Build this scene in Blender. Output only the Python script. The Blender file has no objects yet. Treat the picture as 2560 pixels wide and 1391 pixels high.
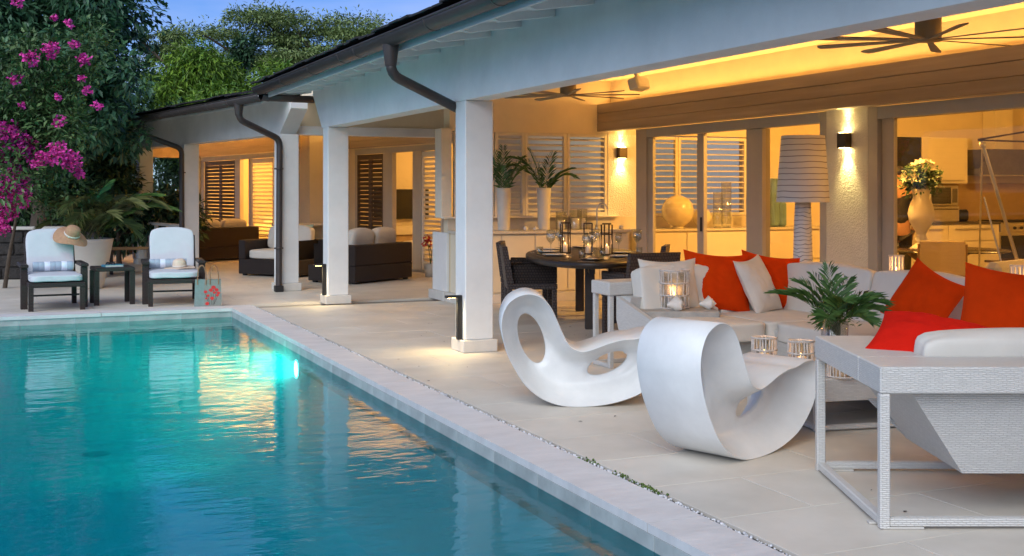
import bpy, math, random
from math import sin, cos, pi, radians as R
from mathutils import Vector as V, Matrix, noise
from mathutils.geometry import delaunay_2d_cdt

# ------------------------------------------------------------------ camera, sky, light, exposure
S = bpy.context.scene
C = S.collection
TH = R(23.35)
camd = bpy.data.cameras.new('camera')
cam = bpy.data.objects.new('camera', camd); C.objects.link(cam)
cam.location = (0, 0, 1.45); cam.rotation_euler = (R(90), 0, -TH)
camd.sensor_width = 36; camd.lens = 36 * 2944 / 2560
camd.shift_y = -220.5 / 2560
camd.clip_start = .05; camd.clip_end = 2000
S.camera = cam

SUN_EL, SUN_AZ = R(38), R(224)          # low sun behind the camera, to the left (azimuth from +Y, clockwise)
w = bpy.data.worlds.new('World'); S.world = w; w.use_nodes = True
nt = w.node_tree; nt.nodes.clear()
sky = nt.nodes.new('ShaderNodeTexSky'); sky.sky_type = 'NISHITA'; sky.sun_disc = False
sky.sun_elevation = SUN_EL; sky.sun_rotation = SUN_AZ
sky.air_density = 1.0; sky.dust_density = 0; sky.ozone_density = 3.0
tc = nt.nodes.new('ShaderNodeTexCoord')
mp = nt.nodes.new('ShaderNodeMapping'); mp.inputs['Scale'].default_value = (2.2, 2.2, 9)
cn = nt.nodes.new('ShaderNodeTexNoise'); cn.inputs['Scale'].default_value = 1.7; cn.inputs['Detail'].default_value = 5
cr = nt.nodes.new('ShaderNodeValToRGB'); cr.color_ramp.elements[0].position = .40; cr.color_ramp.elements[1].position = .78
tint = nt.nodes.new('ShaderNodeMix'); tint.data_type = 'RGBA'; tint.blend_type = 'MULTIPLY'; tint.inputs[0].default_value = 1
tint.inputs[7].default_value = (.33, .52, .90, 1)
cl = nt.nodes.new('ShaderNodeMix'); cl.data_type = 'RGBA'; cl.inputs[7].default_value = (7.2, 6.6, 8.2, 1)
cm = nt.nodes.new('ShaderNodeMath'); cm.operation = 'MULTIPLY'; cm.inputs[1].default_value = .45
bg = nt.nodes.new('ShaderNodeBackground'); bg.inputs['Strength'].default_value = .05
wo = nt.nodes.new('ShaderNodeOutputWorld')
L = nt.links.new
L(tc.outputs['Generated'], mp.inputs[0]); L(mp.outputs[0], cn.inputs['Vector']); L(cn.outputs['Fac'], cr.inputs[0])
L(sky.outputs[0], tint.inputs[6]); L(tint.outputs[2], cl.inputs[6]); L(cr.outputs[0], cm.inputs[0]); L(cm.outputs[0], cl.inputs[0])
L(cl.outputs[2], bg.inputs[0]); L(bg.outputs[0], wo.inputs[0])

sund = bpy.data.lights.new('sun', 'SUN'); sund.energy = 1.1; sund.angle = R(60); sund.color = (.95, .97, .92)
sun = bpy.data.objects.new('sun', sund); C.objects.link(sun)
sd = V((sin(SUN_AZ) * cos(SUN_EL), cos(SUN_AZ) * cos(SUN_EL), sin(SUN_EL)))
sun.rotation_euler = sd.to_track_quat('Z', 'Y').to_euler(); sun.location = sd * 60

vs = S.view_settings
vs.view_transform = 'Standard'; vs.look = 'None'; vs.exposure = 1.5; vs.gamma = 1; vs.use_curve_mapping = False
S.render.engine = 'CYCLES'
cy = S.cycles
cy.use_denoising = True
cy.max_bounces = 8; cy.diffuse_bounces = 4; cy.glossy_bounces = 4; cy.transmission_bounces = 6; cy.transparent_max_bounces = 24; cy.volume_bounces = 1
cy.sample_clamp_indirect = 4; cy.caustics_reflective = False; cy.caustics_refractive = False

WARM = (1, .56, .15)
# ------------------------------------------------------------------ helpers
def cf(X, Y):                       # a ground point given to the right of / ahead of the camera stand
    return (X * cos(TH) + Y * sin(TH), -X * sin(TH) + Y * cos(TH))
WA = R(9.5)
def wl(s, t):                       # ground point of the angled wing: s along it, t into it
    return (3.62 - s * sin(WA) + t * cos(WA), 16.75 + s * cos(WA) + t * sin(WA))

def link(nt, a, b): nt.links.new(a, b)
def mat(name, col, rough=.6, var=.08, scale=6, bump=0., bscale=80, metal=0, spec=.5, emit=0, ecol=None, stretch=None, coat=0, trans=0, isl=0, bdist=.004, objvar=0):
    m = bpy.data.materials.new(name); m.use_nodes = True
    n = m.node_tree.nodes; p = n['Principled BSDF']; T = m.node_tree
    p.inputs['Roughness'].default_value = rough; p.inputs['Metallic'].default_value = metal
    p.inputs['Specular IOR Level'].default_value = spec; p.inputs['Coat Weight'].default_value = coat
    if trans: p.inputs['Subsurface Weight'].default_value = trans; p.inputs['Subsurface Radius'].default_value = (.02, .015, .01)
    tc = n.new('ShaderNodeTexCoord'); src = tc.outputs['Object']
    if stretch:
        mpg = n.new('ShaderNodeMapping'); mpg.inputs['Scale'].default_value = stretch; link(T, src, mpg.inputs[0]); src = mpg.outputs[0]
    nz = n.new('ShaderNodeTexNoise'); nz.inputs['Scale'].default_value = scale; nz.inputs['Detail'].default_value = 6; nz.inputs['Roughness'].default_value = .6
    link(T, src, nz.inputs['Vector'])
    mx = n.new('ShaderNodeMix'); mx.data_type = 'RGBA'
    mr = n.new('ShaderNodeMapRange'); mr.inputs[1].default_value = .3; mr.inputs[2].default_value = .7
    if isl:
        g = n.new('ShaderNodeNewGeometry'); ad = n.new('ShaderNodeMath'); ad.operation = 'MULTIPLY_ADD'; ad.inputs[1].default_value = .35
        link(T, nz.outputs['Fac'], ad.inputs[0]); sc = n.new('ShaderNodeMath'); sc.operation = 'MULTIPLY_ADD'; sc.inputs[1].default_value = .45; sc.inputs[2].default_value = .1
        link(T, g.outputs['Random Per Island'], sc.inputs[0]); link(T, sc.outputs[0], ad.inputs[2]); link(T, ad.outputs[0], mr.inputs[0])
    elif objvar:
        oi = n.new('ShaderNodeObjectInfo'); ad = n.new('ShaderNodeMath'); ad.operation = 'MULTIPLY_ADD'; ad.inputs[1].default_value = objvar
        link(T, oi.outputs['Random'], ad.inputs[0]); sb = n.new('ShaderNodeMath'); sb.inputs[1].default_value = -objvar / 2
        link(T, nz.outputs['Fac'], sb.inputs[0]); link(T, sb.outputs[0], ad.inputs[2]); link(T, ad.outputs[0], mr.inputs[0])
    else:
        link(T, nz.outputs['Fac'], mr.inputs[0])
    link(T, mr.outputs[0], mx.inputs[0])
    if isinstance(col[0], (tuple, list)): a, b = col
    else: a = [max(0, c * (1 - var)) for c in col]; b = [min(1, c * (1 + var)) for c in col]
    mx.inputs[6].default_value = (*a, 1); mx.inputs[7].default_value = (*b, 1)
    link(T, mx.outputs[2], p.inputs['Base Color'])
    if bump:
        bz = n.new('ShaderNodeTexNoise'); bz.inputs['Scale'].default_value = bscale; bz.inputs['Detail'].default_value = 4
        link(T, src, bz.inputs['Vector'])
        bp = n.new('ShaderNodeBump'); bp.inputs['Strength'].default_value = bump; bp.inputs['Distance'].default_value = bdist
        link(T, bz.outputs['Fac'], bp.inputs['Height']); link(T, bp.outputs[0], p.inputs['Normal'])
    if emit:
        p.inputs['Emission Color'].default_value = (*(ecol or col), 1); p.inputs['Emission Strength'].default_value = emit
    return m

def weave(name, ca, cb, uscale=1., rough=.45, bump=.8, rw=.034, rh=.0135):
    m = mat(name, ca, rough, .05, 12, spec=.3); T = m.node_tree; n = T.nodes; p = n['Principled BSDF']
    uv = n.new('ShaderNodeUVMap'); uv.uv_map = 'box'
    br = n.new('ShaderNodeTexBrick'); br.inputs['Scale'].default_value = uscale; br.offset = .5
    br.inputs['Brick Width'].default_value = rw; br.inputs['Row Height'].default_value = rh; br.inputs['Mortar Size'].default_value = rh * .22; br.inputs['Mortar Smooth'].default_value = .8
    br.inputs['Color1'].default_value = (*ca, 1); br.inputs['Color2'].default_value = (*[c * .9 for c in ca], 1); br.inputs['Mortar'].default_value = (*cb, 1)
    wz_ = n.new('ShaderNodeTexNoise'); wz_.inputs['Scale'].default_value = 38; wz_.inputs['Detail'].default_value = 2
    wm_ = n.new('ShaderNodeVectorMath'); wm_.operation = 'MULTIPLY_ADD'; wm_.inputs[1].default_value = (.012, .007, 0)
    link(T, uv.outputs[0], wz_.inputs['Vector']); link(T, wz_.outputs['Color'], wm_.inputs[0]); link(T, uv.outputs[0], wm_.inputs[2])
    link(T, wm_.outputs[0], br.inputs['Vector']); link(T, br.outputs['Color'], p.inputs['Base Color'])
    iv = n.new('ShaderNodeMath'); iv.operation = 'SUBTRACT'; iv.inputs[0].default_value = 1; link(T, br.outputs['Fac'], iv.inputs[1])
    bp = n.new('ShaderNodeBump'); bp.inputs['Strength'].default_value = bump; bp.inputs['Distance'].default_value = .006
    link(T, iv.outputs[0], bp.inputs['Height']); link(T, bp.outputs[0], p.inputs['Normal'])
    return m

def glassy(name, tint=(.96, .97, .95), ior=1.45, rough=.02, extra=0.):
    m = bpy.data.materials.new(name); m.use_nodes = True; T = m.node_tree; n = T.nodes; n.clear()
    tr = n.new('ShaderNodeBsdfTransparent'); tr.inputs[0].default_value = (*tint, 1)
    gl = n.new('ShaderNodeBsdfGlossy'); gl.inputs['Roughness'].default_value = rough
    fr = n.new('ShaderNodeLayerWeight'); fr.inputs['Blend'].default_value = .5
    pw = n.new('ShaderNodeMath'); pw.operation = 'POWER'; pw.inputs[1].default_value = 4.5
    ad = n.new('ShaderNodeMath'); ad.operation = 'MULTIPLY_ADD'; ad.inputs[1].default_value = .30; ad.inputs[2].default_value = ((ior - 1) / (ior + 1)) ** 2 + extra; ad.use_clamp = True
    mx = n.new('ShaderNodeMixShader'); o = n.new('ShaderNodeOutputMaterial')
    link(T, fr.outputs['Facing'], pw.inputs[0]); link(T, pw.outputs[0], ad.inputs[0]); link(T, ad.outputs[0], mx.inputs[0]); link(T, tr.outputs[0], mx.inputs[1]); link(T, gl.outputs[0], mx.inputs[2]); link(T, mx.outputs[0], o.inputs[0])
    return m

class B:
    def __init__(s): s.v = []; s.f = []; s.sm = []
    def add(s, vs, fs, smooth=False, M=None):
        o = len(s.v)
        s.v += [tuple(M @ V(p)) if M else tuple(p) for p in vs]
        s.f += [tuple(i + o for i in f) for f in fs]; s.sm += [smooth] * len(fs)
        return s
    def box(s, a, b, bev=0, M=None):
        a = [min(x, y) for x, y in zip(a, b)] if True else a; b2 = b
        lo = [min(p, q) for p, q in zip(a, b)]; hi = [max(p, q) for p, q in zip(a, b2)]
        if not bev:
            x0, y0, z0 = lo; x1, y1, z1 = hi
            return s.add([(x0, y0, z0), (x1, y0, z0), (x1, y1, z0), (x0, y1, z0), (x0, y0, z1), (x1, y0, z1), (x1, y1, z1), (x0, y1, z1)],
                         [(0, 3, 2, 1), (4, 5, 6, 7), (0, 1, 5, 4), (1, 2, 6, 5), (2, 3, 7, 6), (3, 0, 4, 7)], False, M)
        bev = min(bev, *[(h - l) * .49 for l, h in zip(lo, hi)])
        vs = []; idx = {}
        for ax in range(3):
            for k in range(8):
                sg = [(k >> j) & 1 for j in range(3)]
                p = [(hi[j] if sg[j] else lo[j]) if j == ax else ((hi[j] - bev) if sg[j] else (lo[j] + bev)) for j in range(3)]
                idx[(ax, *sg)] = len(vs); vs.append(p)
        fs = []
        for ax in range(3):
            u, w_ = (ax + 1) % 3, (ax + 2) % 3
            for e in (0, 1):
                q = []
                for (a1, b1) in ((0, 0), (1, 0), (1, 1), (0, 1)):
                    sg = [0, 0, 0]; sg[ax] = e; sg[u] = a1; sg[w_] = b1; q.append(idx[(ax, *sg)])
                fs.append(tuple(q if e else q[::-1]))
            for e1 in (0, 1):
                for e2 in (0, 1):
                    q = []
                    for (axx, c) in ((u, 0), (u, 1), (w_, 1), (w_, 0)):
                        sg = [0, 0, 0]; sg[u] = e1; sg[w_] = e2; sg[ax] = c; q.append(idx[(axx, *sg)])
                    fs.append(tuple(q if (e1 != e2) else q[::-1]))
        for k in range(8):
            sg = [(k >> j) & 1 for j in range(3)]
            q = [idx[(ax, *sg)] for ax in range(3)]
            fs.append(tuple(q if sum(sg) % 2 else q[::-1]))
        return s.add(vs, fs, False, M)
    def tube(s, pts, r, n=8, smooth=True, M=None):
        pts = [V(p) for p in pts]; rs = r if isinstance(r, (list, tuple)) else [r] * len(pts)
        vs = []; fs = []; prev = None
        for i, p in enumerate(pts):
            d = (pts[min(i + 1, len(pts) - 1)] - pts[max(i - 1, 0)]).normalized()
            if prev is None:
                a = d.orthogonal().normalized()
            else:
                a = (prev - d * prev.dot(d)); a = a.normalized() if a.length > 1e-6 else d.orthogonal().normalized()
            prev = a; b = d.cross(a)
            for k in range(n):
                t = 2 * pi * k / n + pi / n; vs.append(p + (a * cos(t) + b * sin(t)) * rs[i])
        for i in range(len(pts) - 1):
            for k in range(n):
                fs.append((i * n + k, i * n + (k + 1) % n, (i + 1) * n + (k + 1) % n, (i + 1) * n + k))
        s.add(vs, fs, smooth, M)
        o = len(pts) * n
        s.add(vs[:n] + vs[-n:], [tuple(range(n))[::-1], tuple(range(n, 2 * n))], False, M)
        return s
    def lathe(s, prof, n=24, c=(0, 0, 0), smooth=True, M=None):
        vs = []; fs = []
        for r, z in prof:
            for k in range(n):
                t = 2 * pi * k / n; vs.append((c[0] + r * cos(t), c[1] + r * sin(t), c[2] + z))
        for i in range(len(prof) - 1):
            for k in range(n):
                fs.append((i * n + k, i * n + (k + 1) % n, (i + 1) * n + (k + 1) % n, (i + 1) * n + k))
        return s.add(vs, fs, smooth, M)
    def prism(s, poly, ax, lo, hi, M=None):
        n = len(poly); vs = []
        for h in (lo, hi):
            for p in poly:
                q = list(p); q.insert(ax, h); vs.append(q)
        fs = [tuple(range(n))[::-1], tuple(range(n, 2 * n))] + [(i, (i + 1) % n, n + (i + 1) % n, n + i) for i in range(n)]
        return s.add(vs, fs, False, M)
    def soft(s, sx, sy, sz, p=7., n=9, amp=.006, seed=0, M=None, c=(0, 0, 0)):
        """rounded, slightly uneven cushion block"""
        vs = []; fs = []; key = {}
        def vid(q):
            k = tuple(round(x, 5) for x in q)
            if k not in key:
                key[k] = len(vs); a = V(q)
                l = (abs(a.x) ** p + abs(a.y) ** p + abs(a.z) ** p) ** (1 / p)
                d = a / l; nv = noise.noise(V((d.x * 2 + seed * 7.3, d.y * 2, d.z * 1.2)))
                vs.append((c[0] + d.x * sx / 2 * (1 + amp / sx * nv * 2), c[1] + d.y * sy / 2 * (1 + amp / sy * nv * 2), c[2] + d.z * (sz / 2 + amp * nv + sz * .10 * (1 - d.x ** 2) * (1 - d.y ** 2) * (1 if d.z > 0 else 0))))
            return key[k]
        T = [-1 + 2 * i / n for i in range(n + 1)]
        T = [math.copysign(abs(t) ** .75, t) for t in T]
        for ax in range(3):
            for e in (-1, 1):
                for i in range(n):
                    for j in range(n):
                        q = []
                        for (u, w_) in ((T[i], T[j]), (T[i + 1], T[j]), (T[i + 1], T[j + 1]), (T[i], T[j + 1])):
                            r = [0, 0, 0]; r[ax] = e; r[(ax + 1) % 3] = u; r[(ax + 2) % 3] = w_; q.append(vid(r))
                        fs.append(tuple(q if e > 0 else q[::-1]))
        return s.add(vs, fs, True, M)
    def pillow(s, w_, h, t, seed=0, n=24, M=None):
        """scatter cushion standing in local XZ, thickness along Y"""
        vs = []; fs = []; rnd = random.Random(seed)
        for e in (1, -1):
            for i in range(n + 1):
                for j in range(n + 1):
                    u = -1 + 2 * i / n; v = -1 + 2 * j / n
                    th = max(0, (1 - abs(u) ** 2.6) * (1 - abs(v) ** 2.6)) ** .55
                    wr = noise.noise(V((u * 2.2 + seed * 3.1, v * 2.2, e * 1.0))) * .16 + noise.noise(V((u * 5 + seed, v * 5, e))) * .09 + noise.noise(V(((u + v) * 6 + seed, (u - v) * 2.5, e))) * .07
                    x = u * w_ / 2 * (1 - .075 * (1 - v * v)); z = v * h / 2 * (1 - .075 * (1 - u * u)) - .03 * h * (1 - u * u) * (v > 0) * v
                    vs.append((x, e * th * t / 2 * (1 + wr), z))
        m = (n + 1) ** 2
        for i in range(n):
            for j in range(n):
                q = (i * (n + 1) + j, i * (n + 1) + j + 1, (i + 1) * (n + 1) + j + 1, (i + 1) * (n + 1) + j)
                fs.append(q); fs.append(tuple(m + k for k in q[::-1]))
        return s.add(vs, fs, True, M)
    def build(s, name, m, parent=None, flip=False):
        me = bpy.data.meshes.new(name); me.from_pydata(s.v, [], s.f); me.validate()
        if len(me.polygons) == len(s.sm): me.polygons.foreach_set('use_smooth', s.sm)
        uv = me.uv_layers.new(name='box')
        co = me.vertices
        dat = [0.] * (2 * len(me.loops))
        for p in me.polygons:
            nx, ny, nz = (abs(c) for c in p.normal)
            for li in p.loop_indices:
                q = co[me.loops[li].vertex_index].co
                if nz >= nx and nz >= ny: a, b = q.x, q.y
                elif nx >= ny: a, b = q.y, q.z
                else: a, b = q.x, q.z
                dat[2 * li] = a; dat[2 * li + 1] = b
        uv.data.foreach_set('uv', dat)
        me.materials.append(m)
        o = bpy.data.objects.new(name, me); C.objects.link(o)
        if parent: o.parent = parent
        return o

def tag(o, label, cat, group=None):
    o['label'] = label; o['category'] = cat
    if group: o['group'] = group
    return o
def thing(name, label, cat, loc=(0, 0, 0), rz=0, group=None, rx=0, ry=0):
    o = bpy.data.objects.new(name, None); C.objects.link(o); o.empty_display_size = .1
    o.location = loc; o.rotation_euler = (rx, ry, rz)
    return tag(o, label, cat, group)
def kids(o): return [c for c in o.children]
def dup(root, loc, rz, label, name=None):
    r = root.copy(); C.objects.link(r); r.location = loc; r.rotation_euler = (root.rotation_euler[0], root.rotation_euler[1], rz); r['label'] = label
    for ch in kids(root):
        c = ch.copy(); C.objects.link(c); c.parent = r
        for g in kids(ch):
            d = g.copy(); C.objects.link(d); d.parent = c
    return r
def copy_part(o, loc=(0, 0, 0), rot=(0, 0, 0), parent=None):
    c = o.copy(); C.objects.link(c); c.location = loc; c.rotation_euler = rot; c.parent = parent or o.parent
    return c
def struct(o, kind='structure'): o['kind'] = kind; return o
def light(kind, name, loc, energy, col=WARM, parent=None, size=.1, size_y=None, aim=None, spot=None, blend=.6):
    d = bpy.data.lights.new(name, kind); d.energy = energy; d.color = col
    if kind == 'AREA':
        d.shape = 'RECTANGLE' if size_y else 'SQUARE'; d.size = size
        if size_y: d.size_y = size_y
    else: d.shadow_soft_size = size
    if kind == 'SPOT': d.spot_size = R(spot or 90); d.spot_blend = blend
    o = bpy.data.objects.new(name, d); C.objects.link(o); o.location = loc
    if aim and size_y:
        z_ = -V(aim).normalized(); y_ = V((0, 1, 0)); x_ = y_.cross(z_).normalized(); y_ = z_.cross(x_)
        o.rotation_euler = Matrix((x_, y_, z_)).transposed().to_euler()
    elif aim: o.rotation_euler = (-V(aim)).to_track_quat('Z', 'Y').to_euler()
    if parent: o.parent = parent
    return o
def T(loc=(0, 0, 0), rx=0, ry=0, rz=0):
    return Matrix.Translation(V(loc)) @ Matrix.Rotation(rz, 4, 'Z') @ Matrix.Rotation(ry, 4, 'Y') @ Matrix.Rotation(rx, 4, 'X')
def smoothline(P, n=6):
    P = [V(p) for p in P]; o = []
    for i in range(len(P) - 1):
        a = P[max(i - 1, 0)]; b = P[i]; c = P[i + 1]; d = P[min(i + 2, len(P) - 1)]
        for k in range(n):
            u = k / n; o.append(.5 * (2 * b + (c - a) * u + (2 * a - 5 * b + 4 * c - d) * u * u + (3 * b - a - 3 * c + d) * u ** 3))
    return o + [P[-1]]

# ------------------------------------------------------------------ materials
M_ = {}
M_['tile'] = mat('limestone tile', ((.55, .505, .43), (.67, .62, .54)), .5, scale=2.3, bump=.2, bscale=240, objvar=.14)
M_['tilebase'] = mat('tile joint', (.30, .27, .23), .9)
M_['coping'] = mat('coping stone', ((.58, .55, .53), (.70, .67, .65)), .6, scale=3, bump=.6, bscale=9, stretch=(1, 2.2, 1), bdist=.008)
M_['copedge'] = mat('waterline stone', (.40, .42, .40), .6, .18, 5, .3, 60, objvar=.2)
M_['poolwall'] = mat('pool plaster', ((.62, .76, .80), (.72, .84, .87)), .6, scale=5, bump=.2, bscale=40)
M_['white'] = mat('white plaster', (.74, .745, .73), .75, .07, 2.2, .5, 120)
M_['plinth'] = mat('plinth stone', (.62, .59, .54), .7, .07, 8, .2, 90)
M_['stucco'] = mat('rough stucco', (.76, .70, .58), .85, .05, 5, 1.0, 62, bdist=.012)
M_['ceil'] = mat('ceiling plaster', (.80, .70, .52), .85, .04, 4, .5, 120)
M_['wallin'] = mat('cream wall', (.72, .62, .44), .8, .04, 3, .2, 80)
M_['paintframe'] = mat('taupe painted frame', (.50, .45, .36), .5, .05, 4)
M_['greyframe'] = mat('grey painted frame', (.47, .455, .42), .5, .05, 4)
M_['slat'] = mat('painted louvre', (.78, .71, .58), .5, .05, 9)
M_['plank'] = mat('bleached timber', ((.25, .195, .14), (.39, .315, .235)), .6, scale=5, bump=.25, bscale=14, stretch=(1, .07, 1.6), bdist=.003)
M_['plankw'] = mat('honey timber', ((.42, .29, .15), (.55, .39, .22)), .6, scale=5, bump=.25, bscale=14, stretch=(1, .09, 1.6), bdist=.003)
M_['gutter'] = mat('dark brown metal', (.050, .040, .037), .42, .18, 5, .1, 30)
M_['shingle'] = mat('dark shingle', (.028, .026, .027), .85, .35, 14, .7, 40)
M_['black'] = mat('black metal', (.018, .017, .017), .45, .2, 8)
M_['bronze'] = mat('bronze metal', (.09, .065, .04), .4, .1, 8, metal=.6)
M_['steel'] = mat('brushed steel', (.55, .54, .50), .3, .06, 9, metal=1)
M_['dsteel'] = mat('dark steel', (.16, .15, .13), .35, .1, 9, metal=.8)
M_['fan'] = mat('fan metal', (.28, .22, .14), .4, .08, 6, metal=.5)
M_['fanblade'] = mat('grey fan blade', (.26, .22, .155), .5, .08, 6)
M_['roto'] = mat('white moulded plastic', (.74, .74, .725), .38, .07, 4.5, .15, 130, spec=.45)
M_['weavew'] = weave('white woven strap', (.78, .755, .71), (.68, .655, .61), bump=.9, rw=.034, rh=.0085)
M_['weaved'] = weave('dark woven rattan', (.052, .038, .033), (.016, .012, .011), bump=.9, rw=.04, rh=.018)
M_['weavech'] = weave('dark chair weave', (.095, .073, .066), (.035, .026, .024), bump=.9, rw=.03, rh=.03)
M_['fabw'] = mat('off white canvas', (.70, .655, .58), .9, .04, 7, .35, 420, bdist=.002)
M_['fabwg'] = mat('pale lounger canvas', (.54, .56, .59), .9, .04, 7, .3, 400, bdist=.002)
M_['linen'] = mat('natural linen', (.66, .60, .52), .9, .05, 7, .4, 420, bdist=.002)
M_['orange'] = mat('orange linen', (.64, .045, .002), .95, .10, 6, .6, 380, bdist=.003, spec=.08)
M_['red'] = mat('red linen', (.64, .014, .006), .95, .10, 6, .6, 380, bdist=.003, spec=.08)
M_['sage'] = mat('sage fabric', (.36, .50, .40), .9, .06, 7, .3, 300)
M_['conc'] = mat('grey travertine', (.40, .37, .33), .75, .15, 14, .3, 60)
M_['tabledark'] = mat('espresso timber', (.036, .026, .021), .38, .2, 6, .1, 30, stretch=(.2, 2, 2))
M_['glass'] = glassy('window glass', (.95, .93, .86), 1.35, .01)
M_['crystal'] = glassy('crystal glass', (.90, .92, .92), 1.5, .03, .10)
M_['vaseglass'] = mat('frosted vase', (.70, .67, .60), .3, .05, 9, trans=.3)
M_['wax'] = mat('candle wax', (.80, .70, .55), .5, .03, 9, trans=.3, emit=.08, ecol=(1, .5, .2))
M_['flame'] = mat('flame', (1, .6, .2), .5, emit=6, ecol=(1, .52, .16))
M_['twig'] = mat('whitewashed willow', (.62, .57, .52), .8, .22, 30, .4, 60)
M_['shell'] = mat('conch shell', ((.74, .68, .60), (.86, .83, .78)), .4, scale=22, bump=.4, bscale=50)
M_['pebble'] = mat('white pebbles', ((.50, .50, .52), (.80, .80, .82)), .6, scale=20, isl=1)
M_['slot'] = mat('dark soil slot', (.02, .018, .016), .95, .3, 40)
M_['moss'] = mat('moss', (.10, .16, .03), .9, .3, 30, isl=1)
M_['pot'] = mat('cream ceramic', (.60, .55, .47), .5, .05, 5, .08, 50)
M_['bark'] = mat('bark', (.09, .065, .045), .9, .3, 6, .8, 18)
M_['leafdark'] = mat('dark glossy leaf', ((.016, .070, .034), (.085, .19, .085)), .42, scale=.8, isl=1)
M_['leafboug'] = mat('bougainvillea leaf', ((.030, .085, .022), (.12, .19, .06)), .5, scale=1.2, isl=1)
M_['bract'] = mat('magenta bract', ((.50, .015, .20), (.82, .07, .43)), .6, scale=1.5, isl=1)
M_['leaflime'] = mat('lime leaf', ((.05, .14, .010), (.19, .31, .025)), .5, scale=.7, isl=1)
M_['leafacacia'] = mat('acacia leaf', ((.10, .165, .04), (.28, .35, .12)), .6, scale=.5, isl=1)
M_['leafhedge'] = mat('hedge leaf', ((.014, .050, .022), (.06, .13, .05)), .5, scale=1, isl=1)
M_['palm'] = mat('palm leaflet', ((.035, .10, .020), (.12, .23, .055)), .45, scale=3, isl=1)
M_['palmdry'] = mat('areca leaflet', ((.050, .065, .018), (.16, .17, .05)), .5, scale=3, isl=1)
M_['stem'] = mat('green stem', (.10, .12, .03), .6, .2, 10)
M_['grass'] = mat('lawn', (.035, .06, .018), .95, .3, 3)
M_['stonewall'] = mat('dark rubble wall', (.030, .026, .024), .9, .4, 9, .9, 14, bdist=.03)
M_['railpaint'] = mat('pale rail paint', (.56, .53, .48), .6, .06, 5)
M_['floorin'] = mat('interior floor', (.45, .36, .25), .5, .08, 2)
M_['cab'] = mat('cream cabinet', (.74, .67, .52), .4, .03, 5)
M_['cabtop'] = mat('pale stone top', (.62, .57, .48), .35, .06, 20)
M_['splash'] = mat('amber splashback', (.42, .28, .12), .5, .08, 5)
M_['darkglass'] = mat('dark glass', (.02, .02, .02), .12, .1, 4)
M_['ceramic'] = mat('white ceramic', (.72, .68, .60), .3, .03, 6)
M_['disc'] = mat('pearl glass globe', (.72, .62, .40), .25, .04, 6)
M_['chairfab'] = mat('tan chair canvas', (.50, .40, .24), .7, .06, 6)
M_['chairwood'] = mat('chair oak', (.26, .16, .07), .6, .12, 6)
M_['tealstreak'] = mat('streaky teal', (.16, .26, .28), .3, .3, 9, stretch=(9, 9, .6))
M_['straw'] = mat('straw', (.40, .23, .13), .85, .12, 30, .5, 120)
M_['strawp'] = mat('pale straw', (.66, .52, .40), .85, .1, 30, .5, 120)
M_['towelb'] = mat('grey blue towel', (.36, .43, .52), .95, .08, 12, .5, 300)
M_['towelw'] = mat('white towel', (.72, .76, .86), .95, .05, 12, .5, 300)
M_['bagfab'] = mat('grey jute', (.23, .235, .21), .9, .1, 30, .4, 200)
M_['bagteal'] = mat('teal jute', (.20, .26, .25), .9, .1, 30, .4, 200)
M_['poppy'] = mat('poppy print', (.62, .03, .03), .8, .15, 30)
M_['leather'] = mat('tan leather', (.28, .14, .07), .6, .1, 20)
M_['skin'] = mat('skin', (.42, .22, .13), .55, .06, 8)
M_['shirt'] = mat('dark shirt', (.022, .019, .018), .9, .2, 12)
M_['hair'] = mat('dark hair', (.015, .011, .009), .6, .3, 30)
M_['book'] = mat('book cover', (.05, .22, .34), .5, .1, 10)
M_['page'] = mat('paper', (.70, .68, .62), .8, .04, 40)
M_['emwarm'] = mat('lamp lens', (1, .8, .4), .4, emit=22, ecol=(1, .72, .28))
M_['empool'] = mat('pool lamp lens', (.8, 1, 1), .4, emit=30, ecol=(.62, 1, .92))
M_['bedlinen'] = mat('bed linen', (.70, .60, .42), .9, .05, 4)
M_['petalw'] = mat('lily petal', (.70, .66, .58), .5, .05, 10)
M_['petalr'] = mat('red petal', (.55, .02, .03), .6, .2, 10)

# lamp shade with drawn dark rings
def striped(name, base, line, freq, wob):
    m = mat(name, base, .55, .03, 5); Tn = m.node_tree; n = Tn.nodes; p = n['Principled BSDF']
    tc = n.new('ShaderNodeTexCoord'); mpn = n.new('ShaderNodeMapping'); mpn.inputs['Scale'].default_value = (1, 1, 1)
    wv = n.new('ShaderNodeTexWave'); wv.bands_direction = 'Z'; wv.inputs['Scale'].default_value = freq; wv.inputs['Distortion'].default_value = wob; wv.inputs['Detail'].default_value = 1; wv.inputs['Detail Scale'].default_value = 1.2
    rp = n.new('ShaderNodeValToRGB'); rp.color_ramp.elements[0].position = .93; rp.color_ramp.elements[1].position = .985
    rp.color_ramp.elements[0].color = (*base, 1); rp.color_ramp.elements[1].color = (*line, 1)
    link(Tn, tc.outputs['Object'], mpn.inputs[0]); link(Tn, mpn.outputs[0], wv.inputs['Vector']); link(Tn, wv.outputs['Fac'], rp.inputs[0]); link(Tn, rp.outputs[0], p.inputs['Base Color'])
    return m
M_['shade'] = striped('striped lamp shade', (.76, .73, .68), (.24, .20, .17), 5.8, 1.0)
M_['lampbase'] = striped('striped lamp base', (.76, .73, .68), (.12, .10, .09), 8.5, 5.0)

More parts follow.
